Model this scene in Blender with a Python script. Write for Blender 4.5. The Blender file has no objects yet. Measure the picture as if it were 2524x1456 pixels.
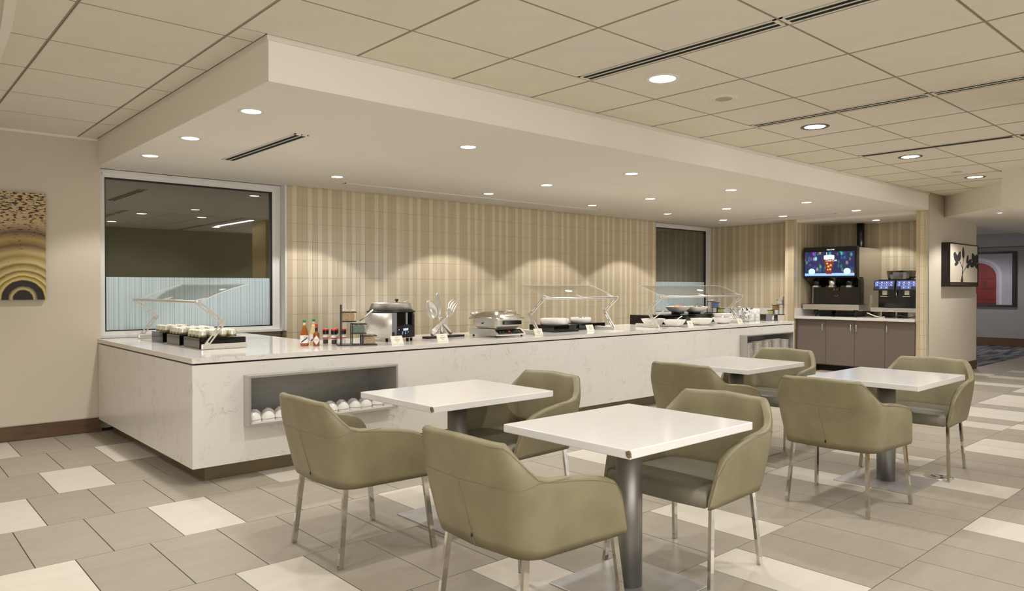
import bpy, bmesh, math, random
from mathutils import Vector, Matrix
random.seed(7)
PI = math.pi
sc = bpy.context.scene
COL = sc.collection
# ------------------------------------------------------------------ camera, world, exposure
cam_d = bpy.data.cameras.new('camera')
cam = bpy.data.objects.new('camera', cam_d); COL.objects.link(cam)
cam_d.sensor_width = 36.0; cam_d.sensor_fit = 'HORIZONTAL'
cam_d.lens = 1802.8 / 2524 * 36.0
cam_d.clip_start = 0.05; cam_d.clip_end = 100
YAW, PITCH = 0.839418, 0.0106535
fwd = Vector((math.cos(YAW) * math.cos(PITCH), math.sin(YAW) * math.cos(PITCH), -math.sin(PITCH)))
cam.location = (0, 0, 1.4)
cam.rotation_euler = fwd.to_track_quat('-Z', 'Y').to_euler()
sc.camera = cam
world = bpy.data.worlds.new('world'); sc.world = world
world.use_nodes = True
bg = world.node_tree.nodes['Background']
bg.inputs[0].default_value = (1.0, 0.99, 0.98, 1); bg.inputs[1].default_value = 2.4  # uniform ambient fill, reaches the room through the rear openings
sc.view_settings.view_transform = 'Standard'
sc.view_settings.look = 'None'
sc.view_settings.gamma = 1.0
sc.view_settings.use_curve_mapping = False
sc.view_settings.exposure = 0.64
LAMP = (1.0, 0.995, 0.985)
P_SOFFIT = 33.0; P_CEIL = 42.0; P_WALLWASH = 48.0
try:
    sc.cycles.max_bounces = 8; sc.cycles.diffuse_bounces = 4; sc.cycles.glossy_bounces = 4
    sc.cycles.transparent_max_bounces = 16; sc.cycles.transmission_bounces = 4
    sc.cycles.caustics_reflective = False; sc.cycles.caustics_refractive = False
    sc.cycles.sample_clamp_indirect = 4.0
except Exception: pass

# ------------------------------------------------------------------ helpers
def s2l(c):
    return tuple(((v / 255) / 12.92 if v <= 10 else ((v / 255 + 0.055) / 1.055) ** 2.4) for v in c)

class NT:
    def __init__(s, name):
        s.m = bpy.data.materials.new(name); s.m.use_nodes = True
        s.t = s.m.node_tree; s.b = s.t.nodes['Principled BSDF']; s.out = s.t.nodes['Material Output']
    def n(s, typ, **kw):
        nd = s.t.nodes.new(typ)
        for k, v in kw.items():
            if k.startswith('i_'):
                nd.inputs[k[2:].replace('_', ' ')].default_value = v
            else: setattr(nd, k, v)
        return nd
    def l(s, a, ao, b, bi): s.t.links.new(a.outputs[ao], b.inputs[bi])
    def coord(s, kind='Object', scale=(1, 1, 1)):
        tc = s.n('ShaderNodeTexCoord'); mp = s.n('ShaderNodeMapping'); mp.inputs['Scale'].default_value = scale
        s.l(tc, kind, mp, 'Vector'); return mp
    def ramp(s, stops, interp='LINEAR'):
        r = s.n('ShaderNodeValToRGB'); cr = r.color_ramp; cr.interpolation = interp
        while len(cr.elements) > 1: cr.elements.remove(cr.elements[-1])
        cr.elements[0].position = stops[0][0]; cr.elements[0].color = (*stops[0][1], 1)
        for p, c in stops[1:]:
            e = cr.elements.new(p); e.color = (*c, 1)
        return r

def setp(b, rough=0.5, metal=0.0, spec=0.5, coat=0.0):
    b.inputs['Roughness'].default_value = rough; b.inputs['Metallic'].default_value = metal
    b.inputs['Specular IOR Level'].default_value = spec; b.inputs['Coat Weight'].default_value = coat

def mat(name, rgb, rough=0.5, metal=0.0, var=0.06, scale=6.0, bump=0.0, bscale=60.0, spec=0.5, coat=0.0, stretch=(1, 1, 1)):
    """procedural principled material: base colour (sRGB 0-255) with soft noise variation and a little relief"""
    N = NT(name); b = N.b; setp(b, rough, metal, spec, coat)
    c = s2l(rgb)
    mp = N.coord('Object', stretch)
    no = N.n('ShaderNodeTexNoise', i_Scale=scale, i_Detail=3.0)
    N.l(mp, 'Vector', no, 'Vector')
    lo = tuple(v * (1 - var) for v in c); hi = tuple(min(1, v * (1 + var)) for v in c)
    r = N.ramp([(0.3, lo), (0.7, hi)]); N.l(no, 'Fac', r, 'Fac'); N.l(r, 'Color', b, 'Base Color')
    if bump:
        n2 = N.n('ShaderNodeTexNoise', i_Scale=bscale, i_Detail=2.0); N.l(mp, 'Vector', n2, 'Vector')
        bp = N.n('ShaderNodeBump', i_Strength=bump, i_Distance=0.002); N.l(n2, 'Fac', bp, 'Height'); N.l(bp, 'Normal', b, 'Normal')
    return N.m

def emis(name, rgb, strength):
    N = NT(name); b = N.b
    N.b.inputs['Base Color'].default_value = (*s2l(rgb), 1)
    no = N.n('ShaderNodeTexNoise', i_Scale=40.0); r = N.ramp([(0.0, tuple(v * .93 for v in s2l(rgb))), (1.0, s2l(rgb))])
    mp = N.coord(); N.l(mp, 'Vector', no, 'Vector'); N.l(no, 'Fac', r, 'Fac'); N.l(r, 'Color', b, 'Emission Color')
    b.inputs['Emission Strength'].default_value = strength
    return N.m

def glassy(name, tint, transp=0.88, rough=0.03, gloss=(1, 1, 1)):
    N = NT(name); t = N.t
    tr = N.n('ShaderNodeBsdfTransparent'); tr.inputs[0].default_value = (*tint, 1)
    gl = N.n('ShaderNodeBsdfGlossy'); gl.inputs['Roughness'].default_value = rough; gl.inputs['Color'].default_value = (*gloss, 1)
    mx = N.n('ShaderNodeMixShader'); lw = N.n('ShaderNodeLayerWeight', i_Blend=0.5)
    pw = N.n('ShaderNodeMath', operation='POWER'); pw.inputs[1].default_value = 3.0; N.l(lw, 'Facing', pw, 0)
    ma = N.n('ShaderNodeMath', operation='MULTIPLY_ADD'); ma.inputs[1].default_value = 0.45 if name != 'jar_glass' else 0.18; ma.inputs[2].default_value = 1 - transp
    N.l(pw, 0, ma, 0); N.l(ma, 'Value', mx, 0); N.l(tr, 0, mx, 1); N.l(gl, 0, mx, 2); N.l(mx, 0, N.out, 'Surface')
    return N.m

# ------------------------------------------------------------------ materials
M = {}
def build_materials():
    M['wall'] = mat('beige_wallcovering', (199, 187, 167), 0.75, var=0.02, scale=90, bump=0.12, bscale=260)
    M['wall_grey'] = mat('taupe_paint', (180, 170, 152), 0.7, var=0.02, scale=30)
    M['hall'] = mat('grey_hall_paint', (150, 145, 145), 0.7, var=0.02)
    M['rearwall'] = mat('olive_plaster', (120, 112, 84), 0.7, var=0.15, scale=1.5)
    M['mustard'] = mat('mustard_panel', (170, 140, 78), 0.6, var=0.03)
    M['soffit'] = mat('cream_ceiling_paint', (238, 232, 220), 0.8, var=0.01, scale=2)
    M['soffit_face'] = M['soffit']
    M['ctile'] = mat('mineral_ceiling_tile', (228, 221, 206), 0.9, var=0.02, scale=5, bump=0.25, bscale=300)
    M['ctile2'] = mat('mineral_ceiling_tile_yellowed', (230, 223, 203), 0.9, var=0.02, scale=4, bump=0.25, bscale=300)
    M['grid'] = mat('ceiling_grid_metal', (160, 148, 124), 0.5, var=0.02)
    M['slotblack'] = mat('black_slot', (4, 4, 4), 0.9)
    M['dark'] = mat('dark_recess', (22, 20, 18), 0.8)
    M['trimwhite'] = mat('white_trim', (225, 222, 214), 0.45, var=0.01)
    M['frame'] = mat('white_window_frame', (222, 220, 214), 0.4, var=0.012)
    M['black'] = mat('black_plastic', (14, 13, 13), 0.35, var=0.1)
    M['gloss_black'] = mat('gloss_black_acrylic', (10, 9, 9), 0.08, var=0.1, spec=0.7)
    M['blackwire'] = mat('black_wire', (30, 26, 24), 0.5)
    M['steel'] = mat('brushed_steel', (214, 210, 202), 0.36, 0.9, var=0.06, scale=14, stretch=(1, 1, 12))
    M['chrome'] = mat('polished_chrome', (224, 219, 208), 0.17, 1.0, var=0.08, scale=10)
    M['cutlery'] = mat('satin_silver', (226, 222, 214), 0.24, 0.7, var=0.05, scale=20)
    M['jarglass'] = glassy('dessert_jar_glass', (0.97, 0.97, 0.95), 0.90, 0.05)
    M['legchrome'] = mat('chair_leg_chrome', (206, 202, 194), 0.06, 1.0, var=0.12, scale=14)
    M['alu'] = mat('satin_aluminium', (220, 216, 208), 0.35, 0.75, var=0.03, scale=20)
    M['column'] = mat('satin_steel_column', (150, 146, 140), 0.45, 0.85, var=0.06, scale=8)
    M['plate'] = mat('scuffed_steel_plate', (190, 188, 186), 0.4, 0.7, var=0.1, scale=9, bump=0.2)
    M['niche_in'] = mat('niche_metal', (172, 169, 160), 0.4, 0.4, var=0.08, scale=5, stretch=(1, 1, 8))
    M['niche_fr'] = mat('niche_frame_metal', (190, 188, 182), 0.35, 0.6, var=0.03)
    M['kick'] = mat('bronze_kick', (125, 110, 82), 0.45, 0.3, var=0.1, scale=3)
    M['wood'] = mat('walnut_baseboard', (84, 58, 30), 0.4, var=0.28, scale=5, stretch=(1, 6, 8))
    M['ttop'] = mat('white_laminate_top', (236, 234, 230), 0.14, var=0.008, scale=4, spec=0.6)
    M['tchip'] = mat('chipped_core', (120, 105, 85), 0.9, var=0.4, scale=90)
    M['leather'] = mat('sage_leather', (137, 128, 99), 0.36, var=0.12, scale=7, bump=0.55, bscale=420)
    M['leather_seat'] = mat('sage_grey_leather_seat', (124, 119, 102), 0.38, var=0.08, scale=7, bump=0.5, bscale=420)
    M['stitch'] = mat('leather_seam', (122, 114, 84), 0.6)
    M['cab'] = mat('taupe_laminate', (112, 100, 92), 0.5, var=0.02, scale=30)
    M['porc'] = mat('white_porcelain', (232, 228, 222), 0.12, var=0.01, spec=0.6)
    M['lens'] = emis('lamp_lens', (255, 246, 232), 14.0)
    M['tube'] = emis('tube_light', (240, 246, 255), 18.0)
    M['darktrim'] = mat('dark_lamp_trim', (84, 78, 72), 0.4)
    M['speaker'] = mat('speaker_grille', (178, 168, 146), 0.8, var=0.1, scale=300)
    M['acrylic'] = glassy('clear_acrylic', (0.985, 0.99, 0.98), 0.955, 0.02)
    M['acrylic_edge'] = mat('acrylic_edge', (225, 228, 216), 0.2)
    M['jar'] = glassy('jar_glass', (0.99, 0.99, 0.98), 0.985, 0.06)
    M['smoke'] = glassy('smoky_plastic', (0.16, 0.13, 0.10), 0.85, 0.05)
    M['card'] = mat('cream_card', (232, 226, 208), 0.7, var=0.01)
    M['ink'] = mat('grey_print', (150, 144, 130), 0.8)
    M['white_ink'] = emis('white_print', (255, 255, 255), 0.9)
    M['red'] = mat('red_plastic', (190, 36, 24), 0.35)
    M['green'] = mat('green_cap', (24, 130, 80), 0.35)
    M['sauce'] = mat('orange_hot_sauce', (146, 80, 22), 0.12, var=0.1, spec=0.7)
    M['sauce2'] = mat('brown_red_hot_sauce', (134, 66, 32), 0.12, var=0.1, spec=0.7)
    M['sauce_neck'] = mat('pale_bottle_neck', (214, 190, 130), 0.12)
    M['label'] = mat('white_paper_label', (230, 224, 214), 0.6, var=0.02)
    M['blue'] = mat('dark_blue_print', (52, 52, 110), 0.6)
    M['cream_food'] = mat('whipped_cream', (240, 234, 214), 0.6, var=0.05, scale=60, bump=0.8, bscale=90)
    M['crumbs'] = mat('golden_crumb_base', (128, 112, 44), 0.7, var=0.35, scale=120, bump=0.8, bscale=120)
    M['sprinkle'] = mat('chopped_nut_topping', (190, 160, 130), 0.8, var=0.3, scale=200)
    M['crouton'] = mat('golden_crouton', (164, 124, 44), 0.7, var=0.3, scale=60, bump=0.6, bscale=80)
    M['herb'] = mat('green_herb', (58, 84, 38), 0.8, var=0.5, scale=110, bump=1.0, bscale=90)
    M['seed'] = mat('pale_seeds', (166, 142, 104), 0.75, var=0.3, scale=80, bump=0.8, bscale=90)
    M['pepper'] = mat('dark_pepper', (52, 44, 42), 0.8, var=0.4, scale=200)
    M['salt'] = mat('white_salt', (225, 222, 216), 0.8)
    M['salad'] = mat('salad_green', (96, 116, 46), 0.6, var=0.5, scale=50)
    M['melon'] = mat('orange_melon', (226, 160, 104), 0.5, var=0.2, scale=30)
    M['egg'] = mat('pale_egg', (226, 216, 186), 0.5, var=0.1, scale=30)
    M['tomato'] = mat('red_tomato', (206, 74, 40), 0.35, var=0.1, scale=30)
    M['onion'] = mat('packet_purple_silver', (150, 134, 152), 0.3, 0.4, var=0.4, scale=40)
    M['bluepack'] = mat('blue_packets', (106, 128, 196), 0.5, var=0.2, scale=50)
    M['greenpack'] = mat('pale_green_packets', (190, 196, 120), 0.6, var=0.2, scale=50)
    M['granite'] = mat('speckled_granite', (176, 174, 170), 0.45, var=0.75, scale=34)
    M['canister'] = mat('marbled_canister', (200, 198, 194), 0.4, var=0.32, scale=22)
    M['bronze_canvas'] = mat('canvas_edge', (60, 48, 30), 0.7)
    M['cream_canvas'] = mat('cream_print_ground', (205, 192, 172), 0.6, var=0.03, scale=5)
    M['leafprint'] = mat('dark_leaf_print', (52, 50, 46), 0.6, var=0.5, scale=25)
    M['reddoor'] = mat('red_door_print', (118, 10, 8), 0.5, var=0.25, scale=6)
    M['reddoor2'] = mat('dark_red_print', (80, 12, 12), 0.5, var=0.15, scale=6)
    M['lilac'] = mat('pale_stone_print', (170, 164, 178), 0.6, var=0.08, scale=6)
    M['lilac2'] = mat('pale_stone_print_light', (196, 190, 200), 0.6, var=0.05, scale=6)
    M['key'] = emis('key_icon', (150, 170, 255), 0.9)
    M['keyg'] = emis('green_key', (70, 130, 66), 0.22)
    M['keyr'] = emis('red_digits', (200, 60, 60), 0.45)
    M['digits'] = emis('display_digits', (190, 215, 255), 2.2)
    M['button'] = emis('screen_button', (150, 225, 255), 1.0)
    M['redlight'] = mat('yellow_tag', (214, 200, 90), 0.6)
    # floor tiles
    def floor_mat(name, a, b):
        N = NT(name); setp(N.b, 0.36, 0, 0.45)
        mp = N.coord('Object', (1.2, 6, 1)); no = N.n('ShaderNodeTexNoise', i_Scale=2.2, i_Detail=4.0)
        oi = N.n('ShaderNodeObjectInfo'); ad = N.n('ShaderNodeVectorMath', operation='ADD')
        cb = N.n('ShaderNodeCombineXYZ'); mu = N.n('ShaderNodeMath', operation='MULTIPLY'); mu.inputs[1].default_value = 37
        N.l(oi, 'Random', mu, 0); N.l(mu, 0, cb, 'X'); N.l(mp, 'Vector', ad, 0); N.l(cb, 0, ad, 1); N.l(ad, 0, no, 'Vector')
        r = N.ramp([(0.3, s2l(a)), (0.72, s2l(b))]); N.l(no, 'Fac', r, 'Fac')
        hv = N.n('ShaderNodeHueSaturation'); mr = N.n('ShaderNodeMapRange'); mr.inputs['To Min'].default_value = 0.93; mr.inputs['To Max'].default_value = 1.05
        N.l(oi, 'Random', mr, 'Value'); N.l(mr, 0, hv, 'Value'); N.l(r, 'Color', hv, 'Color'); N.l(hv, 'Color', N.b, 'Base Color')
        n2 = N.n('ShaderNodeTexNoise', i_Scale=8.0, i_Detail=3.0); N.l(mp, 'Vector', n2, 'Vector')
        r2 = N.ramp([(0.3, (.30,) * 3), (0.7, (.42,) * 3)]); N.l(n2, 'Fac', r2, 'Fac'); N.l(r2, 'Color', N.b, 'Roughness')
        return N.m
    M['ftile'] = floor_mat('grey_porcelain_tile', (159, 150, 134), (166, 157, 141))
    M['ftile_w'] = floor_mat('ivory_porcelain_tile', (207, 199, 184), (213, 205, 190))
    M['grout'] = mat('dark_grout', (78, 68, 54), 0.9, var=0.2, scale=30)
    # wall tiles
    def wtile(name, rgb, line, nl, lw):
        N = NT(name); setp(N.b, 0.16, 0, 0.5)
        tc = N.n('ShaderNodeTexCoord'); sx = N.n('ShaderNodeSeparateXYZ'); N.l(tc, 'Object', sx, 0)
        mu = N.n('ShaderNodeMath', operation='MULTIPLY'); mu.inputs[1].default_value = nl / 0.0645
        N.l(sx, 'X', mu, 0); fr = N.n('ShaderNodeMath', operation='FRACT'); N.l(mu, 0, fr, 0)
        r = N.ramp([(0.0, s2l(line)), (lw, s2l(line)), (lw + .08, s2l(rgb)), (1 - .06, s2l(rgb)), (1.0, s2l(line))])
        N.l(fr, 0, r, 'Fac')
        no = N.n('ShaderNodeTexNoise', i_Scale=9.0); N.l(tc, 'Object', no, 'Vector')
        mr = N.n('ShaderNodeMapRange'); mr.inputs['To Min'].default_value = .95; mr.inputs['To Max'].default_value = 1.04; N.l(no, 'Fac', mr, 'Value')
        hv = N.n('ShaderNodeHueSaturation'); N.l(r, 'Color', hv, 'Color'); N.l(mr, 0, hv, 'Value'); N.l(hv, 'Color', N.b, 'Base Color')
        bp = N.n('ShaderNodeBump', i_Strength=0.25, i_Distance=0.002)
        rb = N.ramp([(0.0, (0, 0, 0)), (lw + .08, (1, 1, 1)), (1 - .06, (1, 1, 1)), (1.0, (0, 0, 0))]); N.l(fr, 0, rb, 'Fac')
        N.l(rb, 'Color', bp, 'Height')
        nb = N.n('ShaderNodeTexNoise', i_Scale=30.0); N.l(tc, 'Object', nb, 'Vector')
        bp2 = N.n('ShaderNodeBump', i_Strength=0.12, i_Distance=0.003); N.l(nb, 'Fac', bp2, 'Height'); N.l(bp, 'Normal', bp2, 'Normal')
        N.l(bp2, 'Normal', N.b, 'Normal')
        return N.m
    M['wt_plain'] = wtile('cream_glazed_tile', (217, 203, 175), (200, 184, 152), 1, 0.02)
    M['wt_rib'] = wtile('ribbed_tan_tile', (201, 184, 153), (180, 163, 131), 4, 0.08)
    M['wt_rib2'] = wtile('pinstriped_cream_tile', (210, 194, 164), (184, 168, 136), 3, 0.08)
    M['wgrout'] = mat('tan_grout', (176, 152, 112), 0.9, var=0.05)
    # marble
    def marble(name, base, vein, amt, rough):
        N = NT(name); setp(N.b, rough, 0, 0.5)
        mp = N.coord('Object', (1, 1, 1))
        w = N.n('ShaderNodeTexNoise', i_Scale=3.0, i_Detail=2.0); N.l(mp, 'Vector', w, 'Vector')
        mx = N.n('ShaderNodeMix', data_type='RGBA'); mx.inputs[0].default_value = 0.30
        N.l(mp, 'Vector', mx, 6); N.l(w, 'Color', mx, 7)
        n1 = N.n('ShaderNodeTexNoise', i_Scale=12.5, i_Detail=6.0, i_Roughness=0.62, i_Distortion=1.2); N.l(mx, 2, n1, 'Vector')
        r = N.ramp([(0.485, (0, 0, 0)), (0.497, (1, 1, 1)), (0.505, (1, 1, 1)), (0.53, (0, 0, 0))]); N.l(n1, 'Fac', r, 'Fac')
        n2 = N.n('ShaderNodeTexNoise', i_Scale=5.0, i_Detail=2.0); N.l(mp, 'Vector', n2, 'Vector')
        r2 = N.ramp([(0.5, (0, 0, 0)), (0.64, (1, 1, 1))]); N.l(n2, 'Fac', r2, 'Fac')
        m = N.n('ShaderNodeMath', operation='MULTIPLY'); N.l(r, 'Color', m, 0); N.l(r2, 'Color', m, 1)
        m2 = N.n('ShaderNodeMath', operation='MULTIPLY'); m2.inputs[1].default_value = amt; N.l(m, 0, m2, 0)
        cx = N.n('ShaderNodeMix', data_type='RGBA'); cx.inputs[6].default_value = (*s2l(base), 1); cx.inputs[7].default_value = (*s2l(vein), 1)
        N.l(m2, 0, cx, 0); N.l(cx, 2, N.b, 'Base Color')
        return N.m
    M['marble'] = marble('veined_white_quartz', (227, 223, 216), (160, 154, 142), 0.48, 0.22)
    M['worktop'] = marble('polished_white_quartz', (228, 222, 214), (186, 178, 166), 0.5, 0.10)
    # window glass : dark coated pane
    N = NT('dark_window_glass'); setp(N.b, 0.012, 0, 0.5)
    N.b.inputs['IOR'].default_value = 2.5
    no = N.n('ShaderNodeTexNoise', i_Scale=2.0, i_Detail=5.0); mp = N.coord('Object', (1, 1, 2)); N.l(mp, 'Vector', no, 'Vector')
    r = N.ramp([(0.3, s2l((66, 66, 52))), (0.75, s2l((84, 83, 66)))]); N.l(no, 'Fac', r, 'Fac'); N.l(r, 'Color', N.b, 'Base Color')
    M['glass'] = N.m
    # striped privacy film
    N = NT('striped_privacy_film'); setp(N.b, 0.25, 0, 0.4)
    tc = N.n('ShaderNodeTexCoord'); sx = N.n('ShaderNodeSeparateXYZ'); N.l(tc, 'Object', sx, 0)
    cb = N.n('ShaderNodeCombineXYZ'); N.l(sx, 'X', cb, 'X')
    n1 = N.n('ShaderNodeTexNoise', i_Scale=90.0, i_Detail=1.0); N.l(cb, 0, n1, 'Vector')
    r = N.ramp([(0.36, s2l((148, 166, 174))), (0.46, s2l((186, 203, 207))), (0.56, s2l((200, 213, 215)))]); N.l(n1, 'Fac', r, 'Fac'); N.l(r, 'Color', N.b, 'Base Color')
    M['film'] = N.m
    # carpet
    N = NT('streaked_grey_carpet'); setp(N.b, 0.95, 0, 0.2)
    mp = N.coord('Object', (1.0, 7, 1)); no = N.n('ShaderNodeTexNoise', i_Scale=1.3, i_Detail=5.0); N.l(mp, 'Vector', no, 'Vector')
    r = N.ramp([(0.40, s2l((60, 62, 72))), (0.52, s2l((112, 110, 114))), (0.62, s2l((136, 132, 130)))]); N.l(no, 'Fac', r, 'Fac'); N.l(r, 'Color', N.b, 'Base Color')
    M['carpet'] = N.m
    # arch canvas print (flat artwork on the left wall) local x right, z up, origin at arch centre
    N = NT('arch_canvas_print'); setp(N.b, 0.55, 0, 0.3)
    tc = N.n('ShaderNodeTexCoord'); sx = N.n('ShaderNodeSeparateXYZ'); N.l(tc, 'Object', sx, 0)
    def math_(op, a=None, b=None, av=None, bv=None):
        m = N.n('ShaderNodeMath', operation=op)
        if a is not None: N.t.links.new(a, m.inputs[0])
        if b is not None: N.t.links.new(b, m.inputs[1])
        if av is not None: m.inputs[0].default_value = av
        if bv is not None: m.inputs[1].default_value = bv
        return m.outputs[0]
    x, z = sx.outputs['X'], sx.outputs['Z']
    rr = math_('SQRT', math_('ADD', math_('MULTIPLY', x, x), math_('MULTIPLY', z, z)))
    nz = N.n('ShaderNodeTexNoise', i_Scale=14.0, i_Detail=3.0); N.l(tc, 'Object', nz, 'Vector')
    rr2 = math_('ADD', rr, math_('MULTIPLY', nz.outputs['Fac'], bv=0.02))
    G = s2l
    rp = N.ramp([(0.0, G((40, 32, 28))), (0.085, G((44, 36, 30))), (0.095, G((190, 170, 120))), (0.115, G((120, 110, 80))), (0.125, G((48, 38, 36))), (0.175, G((40, 34, 34))),
                 (0.185, G((206, 184, 110))), (0.215, G((120, 92, 40))), (0.225, G((208, 190, 120))), (0.262, G((110, 84, 40))), (0.275, G((192, 178, 122))),
                 (0.325, G((120, 96, 46))), (0.345, G((196, 180, 126))), (0.40, G((150, 126, 66))), (0.44, G((184, 166, 116))), (0.50, G((110, 88, 56))), (0.56, G((170, 146, 92))),
                 (0.62, G((104, 84, 66))), (0.70, G((182, 160, 120))), (1.0, G((190, 168, 128)))])
    N.t.links.new(rr2, rp.inputs['Fac'])
    mpd = N.coord('Object', (24, 1, 80)); nd = N.n('ShaderNodeTexNoise', i_Scale=1.0, i_Detail=3.0); N.l(mpd, 'Vector', nd, 'Vector')
    thr = math_('ADD', nd.outputs['Fac'], math_('MULTIPLY', math_('MINIMUM', math_('MAXIMUM', math_('SUBTRACT', rr, bv=0.42), bv=0.0), bv=0.4), bv=0.45))
    rd = N.ramp([(0.70, (0, 0, 0)), (0.715, (1, 1, 1))]); N.t.links.new(thr, rd.inputs['Fac'])
    cx = N.n('ShaderNodeMix', data_type='RGBA'); cx.inputs[7].default_value = (*G((66, 44, 34)), 1)
    N.l(rd, 'Color', cx, 0); N.l(rp, 'Color', cx, 6); N.l(cx, 2, N.b, 'Base Color')
    M['arch'] = N.m
    # dispenser screen : blurred bar lights
    N = NT('video_screen'); b = N.b; b.inputs['Base Color'].default_value = (0.005, 0.005, 0.008, 1); setp(b, 0.15)
    tc = N.n('ShaderNodeTexCoord'); vo = N.n('ShaderNodeTexVoronoi', i_Scale=15.0); 
    mpv = N.coord('Object', (1.3, 0.001, 0.8)); N.l(mpv, 'Vector', vo, 'Vector')
    rv = N.ramp([(0.0, (1, 1, 1)), (0.30, (0.5, 0.5, 0.5)), (0.55, (0, 0, 0))]); N.l(vo, 'Distance', rv, 'Fac')
    hs = N.n('ShaderNodeHueSaturation'); hs.inputs['Saturation'].default_value = 1.3; N.l(vo, 'Color', hs, 'Color')
    lowf = N.n('ShaderNodeTexNoise', i_Scale=5.0); N.l(mpv, 'Vector', lowf, 'Vector')
    rl = N.ramp([(0.42, (0.02, 0.02, 0.02)), (0.7, (.9, .9, .9))]); N.l(lowf, 'Fac', rl, 'Fac')
    a = N.n('ShaderNodeMix', data_type='RGBA', blend_type='MULTIPLY'); a.inputs[0].default_value = 1; N.l(rv, 'Color', a, 6); N.l(hs, 'Color', a, 7)
    a2 = N.n('ShaderNodeMix', data_type='RGBA', blend_type='MULTIPLY'); a2.inputs[0].default_value = 1; N.l(a, 2, a2, 6); N.l(rl, 'Color', a2, 7)
    a3 = N.n('ShaderNodeMix', data_type='RGBA', blend_type='ADD'); a3.inputs[0].default_value = 1; N.l(a2, 2, a3, 6); a3.inputs[7].default_value = (0.012, 0.015, 0.05, 1)
    N.l(a3, 2, b, 'Emission Color'); b.inputs['Emission Strength'].default_value = 1.3
    M['screen'] = N.m
    M['scr_table'] = emis('screen_table_top', (120, 150, 235), 0.9)
    M['scr_cola'] = emis('screen_drink', (92, 26, 14), 0.9)
    M['scr_ice'] = emis('screen_ice', (190, 140, 60), 0.8)
    M['scr_foam'] = emis('screen_foam', (225, 222, 225), 0.95)
    M['scr_dark'] = emis('screen_dark', (16, 18, 44), 0.8)
build_materials()

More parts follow.
